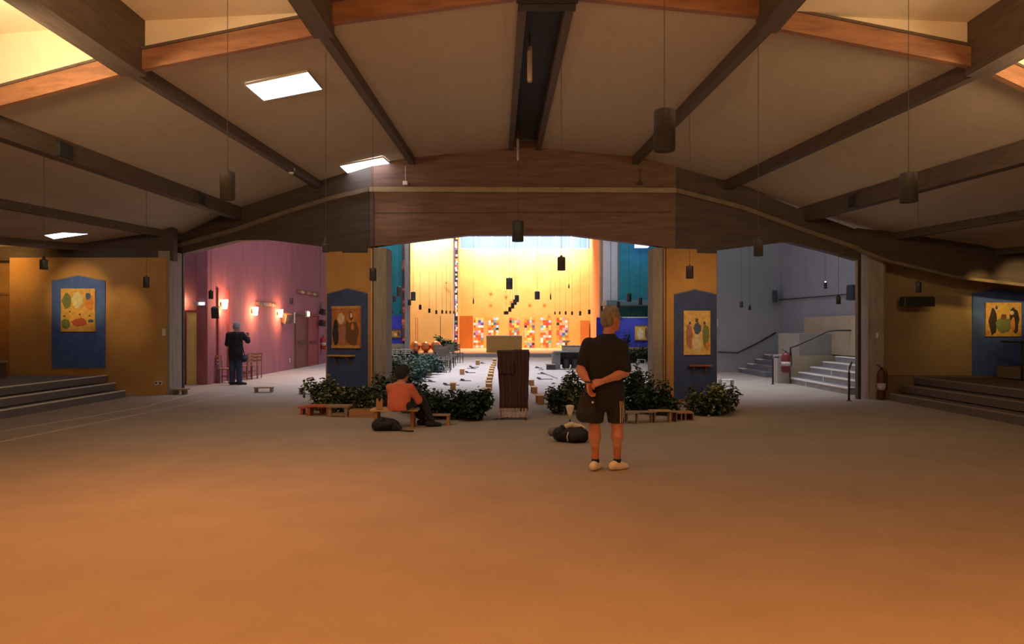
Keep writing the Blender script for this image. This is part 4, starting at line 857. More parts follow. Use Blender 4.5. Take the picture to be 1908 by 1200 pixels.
obj('case_body', MB().bbox((0, 0, .09), (.72, .3, .18), .03), beige_w, t); obj('lid', MB().bbox((0, 0, .19), (.74, .32, .03), .01), mat('grey_panel', (.3, .3, .3)), t)
t = thing('stool_block', 'low grey block left of the grey table', 'stool', (1.45, 26.3, 0)); obj('seat', MB().bbox((0, 0, .2), (.36, .4, .04), .01), wood_g, t); obj('body', MB().bbox((0, 0, .09), (.30, .34, .18), .01), metal_g, t)
t = thing('white_dish', 'small white dish glinting above the table before the altar wall', 'dish', (3.0, 38.6, .2))
obj('stand', MB().tube([(0, 0, 0), (0, 0, .55)], .03, 6), metal_g, t); obj('bowl', MB().lathe([(.05, .55), (.2, .62), (.25, .68), (.22, .68)], n=14), white_p, t, True)

# lectern with cloth
t = thing('lectern', 'lectern wrapped in fringed burgundy striped cloth', 'lectern', (G(957, 780).x, 11.95, 0))
for sx in (-1, 1):
    obj('foot', MB().beam((sx * .21, -.16, .02), (sx * .21, .22, .02), .035, .035), metal_b, t)
    obj('leg', MB().beam((sx * .21, .02, .02), (sx * .21, .02, 1.08), .03, .03, (0, 1, 0)), metal_b, t)
obj('crossbar', MB().beam((-.22, -.12, .035), (.22, -.12, .035), .025, .025), metal_b, t)
def cloth(wt, wb, z0, z1, y0, x0=0, seed=0, yd=.16):
    mb = MB(); nx, nz = 28, 14; rr = random.Random(seed); ph = rr.uniform(0, 6)
    for j in range(nz + 1):
        for i in range(nx + 1):
            u = i / nx; v = j / nz; wv = wb + (wt - wb) * v
            y = y0 + .012 * math.sin(u * 22 + ph) * (1 - v * .7) + .008 * math.sin(u * 9 + v * 4) - .05 * (1 - v) * .3
            mb.v.append((x0 + (u - .5) * wv + .006 * math.sin(v * 9 + ph), y, z0 + (z1 - z0) * v))
    for j in range(nz):
        for i in range(nx):
            a = j * (nx + 1) + i; mb.f.append((a, a + 1, a + nx + 2, a + nx + 1)); k = i % 7; mb.mi.append(1 if k == 3 else 0)
    # return sides and top
    n = len(mb.v); fr = [mb.v[j * (nx + 1)] for j in range(nz + 1)]; fl = [mb.v[j * (nx + 1) + nx] for j in range(nz + 1)]
    for col_ in (fr, fl):
        n = len(mb.v)
        for p in col_: mb.v.append(p); mb.v.append((p[0] * .99, p[1] + yd * 1.6, p[2]))
        for j in range(nz): mb.f.append((n + 2 * j, n + 2 * j + 1, n + 2 * j + 3, n + 2 * j + 2)); mb.mi.append(0)
    n = len(mb.v); mb.v += [(x0 - wt / 2, y0 + .0, z1), (x0 + wt / 2, y0, z1), (x0 + wt / 2, y0 + yd * 1.6, z1 + .02), (x0 - wt / 2, y0 + yd * 1.6, z1 + .02)]; mb.f.append((n, n + 1, n + 2, n + 3)); mb.mi.append(0)
    return mb
obj('cloth', cloth(.535, .475, .135, 1.145, -.10), [cloth_b, cloth_s], t, True)
obj('upper_cloth', cloth(.30, .275, .78, 1.155, -.125, -.13, 4), [cloth_b, cloth_s], t, True)
obj('upper_cloth', cloth(.27, .22, .15, 1.165, -.115, .13, 7), [cloth_b, cloth_s], t, True)
fm = MB()
for i in range(60):
    x = -.235 + .47 * i / 59; fm.tube([(x, -.135 + .01 * math.sin(i), .20), (x + random.uniform(-.006, .006), -.14, .12), (x + random.uniform(-.01, .01), -.138, random.uniform(.03, .06))], .0034, 3)
obj('fringe', fm, fringe_m, t, kind='stuff')
obj('cable', MB().tube([(-.26, -.1, .008), (-.36, -.15, .006), (-.30, -.02, .006), (-.1, .05, .006)], .006, 5), cable_m, t)

# ------------------------------------------------------------------ plants
def bush(label, p, sx, sy, sz, n, ms, seed, leaf=.055, group=None, pot=True, cat='plant', lift=0, name='leafy_plant'):
    rr = random.Random(seed); t = thing(name, label, cat, p, 0, group)
    mb = MB()
    ctrs = [(rr.uniform(-.6, .6) * sx, rr.uniform(-.6, .6) * sy, rr.uniform(.28, .72) * sz, rr.uniform(.34, .52)) for _ in range(9)]
    for i in range(n):
        c = rr.choice(ctrs); a = rr.uniform(0, 2 * PI); e = math.asin(rr.uniform(-.9, 1)); rad = c[3] * (.6 + .55 * rr.random())
        x = c[0] + math.cos(a) * math.cos(e) * rad * sx; y = c[1] + math.sin(a) * math.cos(e) * rad * sy; z = max(.03, c[2] + math.sin(e) * rad * sz * .85)
        if rr.random() < .03: z += rr.uniform(.05, .13) * min(1, sz)
        L = leaf * rr.uniform(.7, 1.4); yaw = rr.uniform(0, 2 * PI); pit = rr.uniform(-.9, .7); d = Vector((math.cos(yaw) * math.cos(pit), math.sin(yaw) * math.cos(pit), math.sin(pit)))
        s_ = d.cross(Vector((0, 0, 1))).normalized(); nn = s_.cross(d); o0 = Vector((x, y, z)); W = L * .33
        s_ = (s_ * math.cos(rr.uniform(-.6, .6)) + nn * rr.uniform(-.5, .5)).normalized()
        mb.cur = rr.randrange(len(ms))
        mb.add([o0, o0 + d * L * .35 + s_ * W, o0 + d * L * .35 - s_ * W, o0 + d * L * .75 + s_ * W * .75 - nn * L * .08, o0 + d * L * .75 - s_ * W * .75 - nn * L * .08, o0 + d * L - nn * L * .2], [(0, 1, 2), (1, 3, 4, 2), (3, 5, 4)])
    if len(ms) == 1: obj('foliage', mb, ms[0], t, kind='stuff')
    else: obj('foliage', mb, ms, t, kind='stuff')
    sm = MB()
    for c in ctrs: sm.tube([(c[0] * .2, c[1] * .2, .05), (c[0] * .6, c[1] * .6, c[2] * .6), (c[0], c[1], c[2] + .3 * sz * .5)], [.012, .009, .004], 5)
    obj('stem', sm, stem_m, t)
    if pot: r = min(sx, sy) * .45; obj('pot', MB().lathe([(r * .7, 0), (r, .14), (r, .17), (r * .88, .17), (r * .8, .13), (.01, .13)], n=14), soil, t, True)
    return t
def bspots(items, ms, seed0, group=None, leaf=.072):
    for k, (px, py, dD, sx, sy, sz, n, lb) in enumerate(items):
        p = G(px, py); D = p.y + dD; bush(lb, ((px - CX) / F * D, D, 0), sx * 1.12, sy, sz, n, ms, seed0 + k, leaf, group)
# left front group before left pillar
bspots([(598, 768, .35, .28, .30, .62, 900, 'leafy plant at left end of the plants before left pillar'), (628, 772, .4, .30, .28, .48, 900, 'leafy plant second from left before the left pillar'), (660, 772, .4, .30, .28, .50, 900, 'leafy plant third from left before the left pillar'), (692, 772, .5, .30, .28, .46, 800, 'leafy plant right of pillar foot behind the light bench'), (718, 766, .9, .26, .26, .66, 700, 'leafy plant hidden beside the seated person\'s back')], [leaf_a, leaf_b, leaf_a, mat('leaf_mid', (.10, .12, .05), .5, ns=4, na=.4)], 10)
bspots([(770, 775, .6, .26, .26, .50, 1200, 'dark leafy plant right beside the seated person'), (800, 782, .45, .28, .26, .48, 1200, 'dark leafy plant second in the row right of seated person'), (832, 786, .4, .28, .26, .46, 1200, 'dark leafy plant third in the row right of seated person'), (862, 787, .4, .28, .26, .46, 1300, 'dark leafy plant fourth in the row right of seated person'), (890, 788, .35, .26, .26, .48, 1300, 'dark leafy plant at row end near the lectern')], [leaf_a, leaf_a, mat('leaf_deep', (.025, .05, .022), .5, ns=4, na=.5)], 30)
bspots([(1038, 778, .6, .27, .28, .52, 1000, 'dark drooping plant left of the standing man'), (1068, 772, .8, .28, .28, .66, 1000, 'dark plant just behind the standing man\'s left side'), (1100, 770, 1.0, .28, .28, .6, 700, 'dark plant hidden behind the standing man')], [leaf_a, leaf_a, leaf_b], 50)
bspots([(1150, 778, 1.0, .34, .34, .80, 1300, 'tall dark plant right of the standing man'), (1185, 778, .9, .36, .34, .84, 1400, 'tallest dark plant in the hedge right of the man'), (1215, 778, .5, .30, .30, .62, 1200, 'dark plant before the concrete face of right pillar'), (1240, 778, .3, .22, .22, .36, 600, 'low plant at the ochre edge of right pillar')], [leaf_a, leaf_a, mat('leaf_deep', (.025, .05, .022))], 60)
bspots([(1315, 779, .45, .32, .30, .50, 1100, 'leafy bush left half at foot of the right slate panel'), (1348, 776, .5, .34, .32, .56, 1300, 'big glossy bush at right end beside the right pillar')], [leaf_a, leaf_b, leaf_a], 70)
# hedge along the nave, left
hx = [(722, 735), (736, 728), (750, 722), (764, 716), (778, 710), (790, 704), (800, 699), (808, 694), (814, 690)]
for k, (px, py) in enumerate(hx):
    p = G(px, py); far = k > 2
    bush('hedge plant in the long nave hedge, %s from the near end' % ('first', 'second', 'third', 'fourth', 'fifth', 'sixth', 'seventh', 'eighth', 'ninth')[k], p + Vector((-.15, .3, 0)), .50, .55, 1.60 - .0423 * p.y, 900, [leaf_c, leaf_a, leaf_c] if far else [leaf_a, leaf_b, leaf_c], 90 + k, .085, 'nave hedge plants')
for k, px in enumerate((724, 738, 752, 766)):
    p = G(px, 673); bush('dark far plant %s below the left vivid blue panel' % ('first', 'second', 'third', 'fourth')[k], p, .42, .35, .62, 500, [leaf_a], 120 + k, .09, 'dark plants below left blue panel')
for k, px in enumerate((785, 805, 825)):
    p = G(px, 669) ; bush('dark plant %s at the altar step left side' % ('first', 'second', 'third')[k], p + Vector((0, -.6, 0)), .45, .3, .28, 300, [leaf_c, leaf_a], 125 + k, .08, 'plants at altar step')
for k, px in enumerate((1162, 1180, 1198, 1212)):
    p = G(px, 676); bush('dark far plant %s below the right vivid blue panel' % ('first', 'second', 'third', 'fourth')[k], p, .45, .35, .72, 500, [leaf_a], 130 + k, .09, 'dark plants below right blue panel')
for px, D, sz, s_ in ((819, 42, .95, 1), (832, 41.6, .75, 2), (843, 42, .6, 3)):
    x = (px - CX) / F * D; bush(('bright tall', 'middle', 'low')[s_ - 1] + ' green plant on the platform before yellow wall', (x, D, .2), .38, .3, sz, 450, [mat('leaf_bright', (.14, .22, .06), .5, ns=4, na=.3), leaf_c], 140 + s_, .13)
bush('small plant on stand beside the right vivid blue panel', (P(1170, 648, 36).x, 36.4, .5), .25, .25, .8, 200, [leaf_c], 150, .1, pot=True)
t = thing('plant_stand', 'thin stand under the small plant beside blue panel', 'stand', (P(1170, 648, 36).x, 36.4, 0))
obj('top', MB().bbox((0, 0, .485), (.5, .4, .03), .005), wood_d, t)
for x in (-.2, .2): obj('leg', MB().tube([(x, 0, 0), (x, 0, .48)], .018, 5), white_p, t)
t = thing('plant_stand', 'small white-framed opening among the far right dark plants', 'stand', G(1191, 677) + Vector((0, -.5, 0)))
for x in (-.16, .16): obj('leg', MB().box((x, 0, .09), (.02, .03, .18)), white_p, t)
obj('top', MB().box((0, 0, .19), (.34, .03, .02)), white_p, t)

# ------------------------------------------------------------------ people
def surfnet(prims, h, k=.03, cut=None, pad=.03, kinds=None):
    """smooth union of tapered capsules / ellipsoids, meshed by surface nets"""
    lo = np.array([1e9] * 3); hi = -lo
    for p in prims:
        if p[0] == 'c':
            for q, r in ((p[1], p[3]), (p[2], p[4])): q = np.array(q); lo = np.minimum(lo, q - r * 1.3); hi = np.maximum(hi, q + r * 1.3)
        else:
            q = np.array(p[1]); r = max(p[2]); lo = np.minimum(lo, q - r); hi = np.maximum(hi, q + r)
    lo -= pad + h; hi += pad + h; n = np.ceil((hi - lo) / h).astype(int) + 1
    X, Y, Z = np.meshgrid(*[lo[i] + h * np.arange(n[i]) for i in range(3)], indexing='ij'); Q = np.stack([X, Y, Z], -1); Fd = None
    for p in prims:
        if p[0] == 'c':
            a = np.array(p[1], float); b = np.array(p[2], float); sc = np.array(p[5] if len(p) > 5 else (1, 1, 1), float); m = (a + b) / 2
            q = (Q - m) / sc; a2 = (a - m) / sc; b2 = (b - m) / sc; ab = b2 - a2; t_ = np.clip(((q - a2) @ ab) / max(1e-9, ab @ ab), 0, 1)
            d = (np.linalg.norm(q - a2 - t_[..., None] * ab, axis=-1) - (p[3] + (p[4] - p[3]) * t_)) * sc.min()
        else:
            q = Q - np.array(p[1]);
            if len(p) > 3 and p[3] is not None: q = q @ np.array(p[3])
            r = np.array(p[2]); k0 = np.linalg.norm(q / r, axis=-1); k1 = np.linalg.norm(q / (r * r), axis=-1) + 1e-9; d = k0 * (k0 - 1) / k1
        kk = p[-1] if isinstance(p[-1], float) and p[0] == 'k' else k
        if Fd is None: Fd = d
        else: hh = np.clip(.5 + .5 * (Fd - d) / kk, 0, 1); Fd = Fd * (1 - hh) + d * hh - kk * hh * (1 - hh)
    if cut is not None:
        for pt, nr in cut: Fd = np.maximum(Fd, (Q - np.array(pt)) @ np.array(nr, float))
    ins = Fd < 0; c = np.zeros(tuple(n - 1) + (3,)); cnt = np.zeros(tuple(n - 1))
    for ax in range(3):
        o1, o2 = [i for i in range(3) if i != ax]
        for da in (0, 1):
            for db in (0, 1):
                s0 = [slice(0, n[i] - 1) for i in range(3)]; s0[o1] = slice(da, n[o1] - 1 + da); s0[o2] = slice(db, n[o2] - 1 + db); s1 = list(s0); s1[ax] = slice(1, n[ax])
                f0 = Fd[tuple(s0)]; f1 = Fd[tuple(s1)]; cr = (f0 < 0) != (f1 < 0); tt = np.where(cr, f0 / np.where(cr, f0 - f1, 1), 0)
                pos = np.zeros(c.shape); pos[..., ax] = tt; pos[..., o1] = da; pos[..., o2] = db
                c += pos * cr[..., None]; cnt += cr
    act = cnt > 0; idx = -np.ones(act.shape, int); idx[act] = np.arange(act.sum()); ijk = np.argwhere(act)
    V = lo + h * (ijk + c[act] / cnt[act][:, None]); faces = []
    for ax in range(3):
        o1, o2 = [(1, 2), (2, 0), (0, 1)][ax]
        s0 = [slice(0, n[i]) for i in range(3)]; s0[ax] = slice(0, n[ax] - 1); s1 = list(s0); s1[ax] = slice(1, n[ax]); e = np.argwhere(ins[tuple(s0)] != ins[tuple(s1)])
        for ed in e:
            i = tuple(ed)
            if ed[o1] < 1 or ed[o2] < 1 or ed[o1] > n[o1] - 2 or ed[o2] > n[o2] - 2: continue
            def g_(a, b): q = list(ed); q[o1] -= a; q[o2] -= b; return idx[tuple(q)]
            f = (g_(1, 1), g_(0, 1), g_(0, 0), g_(1, 0))
            if min(f) < 0: continue
            faces.append(f if ins[i] else f[::-1])
    return [tuple(v) for v in V], [tuple(int(x) for x in f) for f in faces]
def merge(parts):
    V, Fs = [], []
    for v, f in parts: n = len(V); V += v; Fs += [tuple(i + n for i in q) for q in f]
    return V, Fs
def lerp(a, b, t): return tuple(a[i] + (b[i] - a[i]) * t for i in range(3))
def frame(fd, up=(0, 0, 1)):
    f = Vector(fd).normalized(); r = f.cross(Vector(up)).normalized(); u = r.cross(f); return r, f, u
def head_prims(c, fd, s=1.0, ears=True):
    r, f, u = frame(fd); c = Vector(c); R = np.array([list(r), list(f), list(u)]).T
    P_ = lambda x, y, z: tuple(c + (r * x + f * y + u * z) * s)
    pr = [('e', tuple(c + u * .02 * s), (.076 * s, .096 * s, .098 * s), R), ('e', P_(0, .025, -.06), (.056 * s, .070 * s, .065 * s), R), ('c', P_(0, .092, .0), P_(0, .112, -.028), .010 * s, .014 * s), ('e', P_(0, .075, -.10), (.028 * s, .025 * s, .02 * s), R), ('c', P_(-.02, .085, -.062), P_(.02, .085, -.062), .010 * s, .010 * s), ('c', P_(-.04, .078, .022), P_(.04, .078, .022), .012 * s, .012 * s)]
    if ears: pr += [('e', P_(sx * .08, -.005, -.012), (.012 * s, .022 * s, .034 * s), R) for sx in (-1, 1)]
    return pr, P_
def hair_prims(c, fd, s=1.0, lo=-.06, thick=1.0):
    r, f, u = frame(fd); c = Vector(c); R = np.array([list(r), list(f), list(u)]).T
    P_ = lambda x, y, z: tuple(c + (r * x + f * y + u * z) * s)
    pr = [('e', P_(0, -.010, .032), (.086 * s * thick, .100 * s * thick, .098 * s * thick), R), ('e', P_(0, -.045, -.02), (.080 * s * thick, .066 * s, .075 * s), R)]
    cut = [(P_(0, .060, .03), tuple(f * .8 - u * .55)), (P_(0, 0, lo), tuple(-u + f * .25))]
    return pr, [(p, tuple(Vector(q).normalized())) for p, q in cut]
def hand_prims(w_, dr, nrm, thumb, s=1.0, curl=.5):
    """wrist point, finger direction, palm normal (curl towards), thumb side"""
    d = Vector(dr).normalized(); n_ = Vector(nrm); n_ = (n_ - d * n_.dot(d)).normalized(); th = Vector(thumb); th = (th - d * th.dot(d) - n_ * th.dot(n_)).normalized(); w0 = Vector(w_)
    pr = []
    for k, off in enumerate((.030, .010, -.010, -.029)):
        a = w0 + th * off * .6 * s; b = w0 + (d * .085 + th * off) * s; pr.append(('c', tuple(a), tuple(b), .017 * s, .0125 * s))
        L = (.072, .080, .074, .058)[k] * s; p = b; ang = 0
        for j, fr in enumerate((.45, .32, .23)):
            ang += curl * (1.0, 1.1, .7)[j] * (1 + .06 * k); q = p + (d * math.cos(ang) + n_ * math.sin(ang) + th * off * .6) * L * fr; pr.append(('c', tuple(p), tuple(q), (.0100 - .0008 * j) * s, (.0094 - .001 * j) * s)); p = q
    a = w0 + (d * .02 + th * .022) * s; b = a + (d * .035 + th * .030 + n_ * .012) * s; c = b + (d * .032 + th * .010 + n_ * .018) * s
    pr += [('c', tuple(a), tuple(b), .015 * s, .0115 * s), ('c', tuple(b), tuple(c), .0112 * s, .0088 * s)]
    return pr
def shoe(p, ang, L=.29, w_=.05, hgt=.085):
    f = Vector((math.cos(ang), math.sin(ang), 0)); c = Vector(p)
    a = c - f * .07; b = c + f * (L - .13)
    return [('c', tuple(a + Vector((0, 0, .045))), tuple(c + f * .05 + Vector((0, 0, .038))), .040, .041), ('c', tuple(c + f * .05 + Vector((0, 0, .042))), tuple(b + Vector((0, 0, .028))), .041, .033), ('c', tuple(a + Vector((0, 0, .06))), tuple(c + f * .01 + Vector((0, 0, .085))), .036, .038)]

# --- standing man, seen from behind
A = Vector(((1125 - CX) / F * 7.66, 7.66, 0))
man = thing('person', 'person in black T-shirt and shorts standing, hands clasped behind back', 'person', A)
HC = (.082, .02, 1.655); fd = (.86, .50, -.06)
shL, shR = (-.165, 0, 1.375), (.185, 0, 1.355); elL, elR = (-.262, -.05, 1.10), (.222, -.08, 1.07); wrL, wrR = (-.185, -.185, .96), (-.045, -.215, .985)
hpL, hpR = (-.075, .0, .92), (.115, .0, .92); knL, knR = (-.105, -.005, .50), (.145, -.01, .50); anL, anR = (-.095, -.03, .09), (.145, -.02, .10)
hp, HP = head_prims(HC, fd, 1.08)
bp = hp + [('c', (.045, .0, 1.44), (.072, .01, 1.60), .068, .060), ('c', (.0, 0, 1.0), (.02, 0, 1.28), .15, .155, (1, .66, 1)), ('c', shL, shR, .06, .06)]
for sh, el, wr in ((shL, elL, wrL), (shR, elR, wrR)): bp += [('c', sh, el, .055, .044), ('c', el, lerp(el, wr, .35), .045, .047), ('c', lerp(el, wr, .35), wr, .047, .030)]
for hpj, kn, an in ((hpL, knL, anL), (hpR, knR, anR)):
    calf = lerp(kn, an, .32); calf = (calf[0], calf[1] - .018, calf[2])
    bp += [('c', hpj, kn, .095, .062), ('c', kn, calf, .058, .066), ('c', calf, lerp(kn, an, .8), .062, .036), ('c', lerp(kn, an, .8), an, .036, .036)]
body = surfnet(bp, .0115, .028)
hL = surfnet(hand_prims(wrL, (.12, -.02, -1), (.6, -.5, 0), (.2, -1, .0), 1.02, .45), .0045, .007)
hR = surfnet(hand_prims(wrR, (-.93, -.08, -.30), (.0, .55, -.5), (0, -.3, 1), 1.02, .55), .0045, .007)
obj('body', merge([body, hL, hR]), skin, man, True)
tp = [('c', (-.015, 0, .98), (.0, 0, 1.18), .185, .185, (1.02, .74, 1)), ('c', (.0, 0, 1.16), (.01, .0, 1.30), .185, .175, (1.04, .68, 1)), ('c', (-.15, 0, 1.34), (.17, 0, 1.32), .08, .08), ('c', (-.03, .0, 1.40), (.10, 0, 1.40), .065, .065), ('c', (.02, .0, 1.40), (.06, 0, 1.46), .085, .072),
      ('c', shL, lerp(shL, elL, .68), .078, .074), ('c', shR, lerp(shR, elR, .84), .078, .076), ('c', (-.02, .0, .86), (-.01, 0, 1.0), .175, .18, (1.02, .74, 1))]
obj('tshirt', surfnet(tp, .013, .035, cut=[((0, 0, .80), (0, 0, -1)), ((.05, 0, 1.50), (.12, 0, 1))]), shirt_k, man, True)
sp = [('c', (.02, 0, .95), (.02, 0, .82), .165, .17, (1.0, .78, 1)), ('c', hpL, (-.100, 0, .55), .115, .098), ('c', hpR, (.140, 0, .55), .115, .098)]
obj('shorts', surfnet(sp, .013, .03, cut=[((0, 0, .515), (0, 0, -1)), ((0, 0, .98), (0, 0, 1))]), shorts_k, man, True)
for i in range(3):
    x = .168 + i * .021; obj('side_stripe', MB().prism([(x - .004, -.086 + i * .018, .525), (x + .005, -.085 + i * .018, .525), (x + .001, -.104 + i * .020, .64), (x - .003, -.098 + i * .020, .76), (x - .011, -.099 + i * .020, .76), (x - .006, -.105 + i * .020, .64)], (0, -.014, 0)), white_c, man)
for p, ang in ((anL, 1.05), (anR, .55)):
    sh = surfnet(shoe((p[0], p[1], 0), ang, .25), .008, .02, cut=[((0, 0, .0), (0, 0, -1))]); obj('shoe', sh, white_l, man, True)
    obj('sock', MB().lathe([(.040, .085), (.043, .10), (.041, .125), (.036, .125)], (p[0], p[1], 0), 14), shirt_k, man, True)
hr, hc = hair_prims(HC, fd, 1.08, -.085, 1.03); obj('hair', surfnet(hr, .009, .02, cut=hc), hair_g, man, True)
gl_ = MB()
for sx in (-1, 1):
    c = Vector(HP(sx * .032, .098, .012)); r_, f_, u_ = frame(fd); gl_.tube([c + (r_ * math.cos(a) * .024 + u_ * math.sin(a) * .018) for a in [i * PI / 6 for i in range(13)]], .0022, 5)
    gl_.tube([HP(sx * .056, .096, .015), HP(sx * .084, .0, .012)], .0025, 5)
gl_.tube([HP(-.009, .10, .015), HP(.009, .10, .015)], .002, 5); obj('glasses', gl_, metal_b, man, True)
for sx in (-1, 1): obj('eye', MB().lathe([(.001, -.011), (.009, -.006), (.0115, 0), (.009, .006), (.001, .011)], HP(sx * .032, .079, .008), 10), white_p, man, True)
obj('wristband', MB().tube([(wrL[0] + .036 * math.cos(a), wrL[1] + .036 * math.sin(a), wrL[2] + .018 - .1 * .036 * math.cos(a)) for a in [i * PI / 8 for i in range(17)]], .009, 6), metal_b, man, True)
# bag hanging from his hand
bg = thing('shoulder_bag', 'black soft bag hanging from the standing man\'s hands', 'bag', A + Vector((-.215, -.15, .54)))
obj('bag_body', surfnet([('c', (-.02, 0, .075), (.05, 0, .075), .072, .072, (1, .7, 1)), ('c', (-.01, 0, .10), (.0, 0, .24), .085, .070, (1, .65, 1)), ('c', (.05, 0, .10), (.04, 0, .24), .07, .060, (1, .65, 1))], .011, .04), bag_k, bg, True)
obj('strap', MB().tube([(-.06, 0, .24), (-.03, -.01, .34), (.0, -.01, .395), (.03, -.01, .34), (.06, 0, .24)], .009, 6), bag_k, bg, True)
obj('buckle', MB().lathe([(.0, 0), (.012, .0), (.012, .006), (0, .006)], (.07, -.05, .22), 10, 'Y'), white_p, bg)

# --- seated person in coral shirt
Bp = Vector(((744 - CX) / F * 10.7, 10.7, 0))
seat_h = .29
wom = thing('person', 'person in coral shirt sitting on a low bench, seen from behind', 'person', Bp)
HC = (.05, .06, .855); fd = (.55, .82, -.25)
shL, shR = (-.14, .0, .65), (.165, .02, .64); elL, elR = (-.16, .22, .47), (.27, .13, .44); wrL, wrR = (.05, .40, .42), (.22, .37, .42)
hpL, hpR = (-.08, .0, .385), (.09, .0, .385); knL, knR = (.05, .44, .42), (.30, .38, .43); anL, anR = (.22, .56, .09), (.46, .30, .08)
anL = (.30, .50, .08)
hp, HP = head_prims(HC, fd, .98)
bp = hp + [('c', (.02, .02, .66), (.04, .04, .80), .055, .05), ('c', (0, .0, .40), (.01, .01, .62), .13, .13, (1, .7, 1)), ('c', shL, shR, .055, .055)]
for sh, el, wr in ((shL, elL, wrL), (shR, elR, wrR)): bp += [('c', sh, el, .045, .038), ('c', el, wr, .038, .026)]
for hpj, kn, an in ((hpL, knL, anL), (hpR, knR, anR)): bp += [('c', hpj, kn, .08, .055), ('c', kn, lerp(kn, an, .35), .052, .052), ('c', lerp(kn, an, .35), an, .052, .034)]
h1 = surfnet(hand_prims(wrL, (.8, .3, -.1), (0, -.2, -1), (0, 1, .2), .92, .35), .006, .007); h2 = surfnet(hand_prims(wrR, (-.5, .8, -.1), (0, -.2, -1), (-1, 0, .2), .92, .35), .006, .007)
obj('body', merge([surfnet(bp, .0125, .025), h1, h2]), skin, wom, True)
obj('shirt', surfnet([('c', (-.01, -.01, .39), (0, .0, .50), .175, .165, (1, .72, 1)), ('c', (0, 0, .50), (.01, .01, .615), .165, .15, (1.02, .70, 1)), ('c', (-.12, .0, .645), (.145, .02, .64), .068, .066), ('c', shL, lerp(shL, elL, .9), .064, .055), ('c', shR, lerp(shR, elR, 1.0), .066, .062), ('c', elR, lerp(elR, wrR, .35), .060, .05)], .012, .03, cut=[((0, 0, .295), (0, 0, -1)), ((.01, 0, .705), (0, 0, 1))]), shirt_o, wom, True)
obj('trousers', surfnet([('c', (-.07, .0, .375), (.08, 0, .375), .10, .10)] + [('c', hpj, kn, .092, .068) for hpj, kn in ((hpL, knL), (hpR, knR))] + [('c', kn, an, .066, .052) for kn, an in ((knL, anL), (knR, anR))], .0125, .02, cut=[((0, 0, .10), (0, 0, -1)), ((0, 0, .50), (0, 0, 1)), ((0, 0, 0), (0, -1, 0)) if False else ((0, -.2, 0), (0, -1, 0))]), black_t, wom, True)
for p, ang in ((anL, .75), (anR, .3)): obj('shoe', surfnet(shoe((p[0], p[1], 0), ang, .26), .009, .02, cut=[((0, 0, 0), (0, 0, -1))]), bag_k, wom, True)
hr, hc = hair_prims(HC, fd, .98, -.10, 1.14); obj('hair', surfnet(hr + [('e', HP(0, -.05, .0), (.098, .09, .105), None)], .011, .02, cut=[hc[0]]), hair_k, wom, True)

# --- far standing man
Cc = Vector((G(439, 717).x, G(439, 717).y, 0))
far = thing('person', 'person in black coat and jeans standing before the pink wall', 'person', Cc)
HC = (.03, .02, 1.60); fd = (.35, .9, .0)
shL, shR = (-.19, 0, 1.38), (.19, 0, 1.38); elL, elR = (-.25, .05, 1.12), (.30, .10, 1.20); wrL, wrR = (-.02, .22, 1.10), (.28, .22, 1.40 - .1)
hp, HP = head_prims(HC, fd, 1.05)
bp = hp + [('c', (.0, .0, 1.42), (.02, .01, 1.54), .062, .056), ('c', (0, 0, .98), (0, 0, 1.30), .15, .165, (1, .66, 1)), ('c', shL, shR, .065, .065)]
for sh, el, wr in ((shL, elL, wrL), (shR, elR, wrR)): bp += [('c', sh, el, .05, .042), ('c', el, wr, .042, .028)]
for sx, yy in ((-1, 0), (1, .03)): bp += [('c', (sx * .09, 0, .9), (sx * .09, yy, .48), .09, .06), ('c', (sx * .09, yy, .48), (sx * .095, yy, .08), .055, .038)]
hh = [surfnet(hand_prims(wrL, (1, .1, 0), (0, -1, 0), (0, 0, 1), 1, .4), .007, .007), surfnet(hand_prims(wrR, (-.3, .3, .9), (0, -1, .2), (-1, 0, 0), 1, .4), .007, .007)]
obj('body', merge([surfnet(bp, .015, .025)] + hh), skin_c, far, True)
obj('coat', surfnet([('c', (.0, 0, .86), (0, 0, 1.1), .19, .185, (1, .75, 1)), ('c', (0, 0, 1.1), (0, 0, 1.31), .185, .185, (1.04, .68, 1)), ('c', (-.16, 0, 1.37), (.16, 0, 1.37), .08, .08), ('c', shL, elL, .075, .065), ('c', elL, lerp(elL, wrL, .8), .06, .05), ('c', shR, elR, .075, .065), ('c', elR, lerp(elR, wrR, .7), .062, .05), ('c', (0, 0, .72), (0, 0, .9), .185, .19, (1, .75, 1))], .015, .03, cut=[((0, 0, .66), (0, 0, -1)), ((0, 0, 1.46), (0, 0, 1))]), shirt_k, far, True)
obj('jeans', surfnet([('c', (-.02, 0, .88), (.02, 0, .88), .145, .145, (1, .8, 1))] + [('c', (sx * .085, 0, .86), (sx * .095, 0, .45), .105, .085) for sx in (-1, 1)] + [('c', (sx * .095, .01, .45), (sx * .10, .02, .07), .085, .072) for sx in (-1, 1)], .015, .015, cut=[((0, 0, .05), (0, 0, -1)), ((0, 0, .98), (0, 0, 1))]), jeans, far, True)
for sx, ang in ((-1, 1.3), (1, .2)): obj('shoe', surfnet(shoe((sx * .10, .02, 0), ang, .29), .011, .02, cut=[((0, 0, 0), (0, 0, -1))]), bag_k, far, True)
hr, hc = hair_prims(HC, fd, 1.05, -.06, 1.0); obj('hair', surfnet(hr, .011, .02, cut=hc), hair_g2, far, True)
t = thing('shoulder_bag', 'dark bag at the hip of the far standing man', 'bag', Cc + Vector((.26, -.02, .62)))
obj('bag_body', surfnet([('c', (0, -.04, .08), (0, .04, .14), .08, .07)], .012, .02), bag_k, t, True); obj('strap', MB().tube([(0, 0, .18), (-.04, -.10, .5), (-.08, -.08, .80)], .012, 5), bag_k, t)

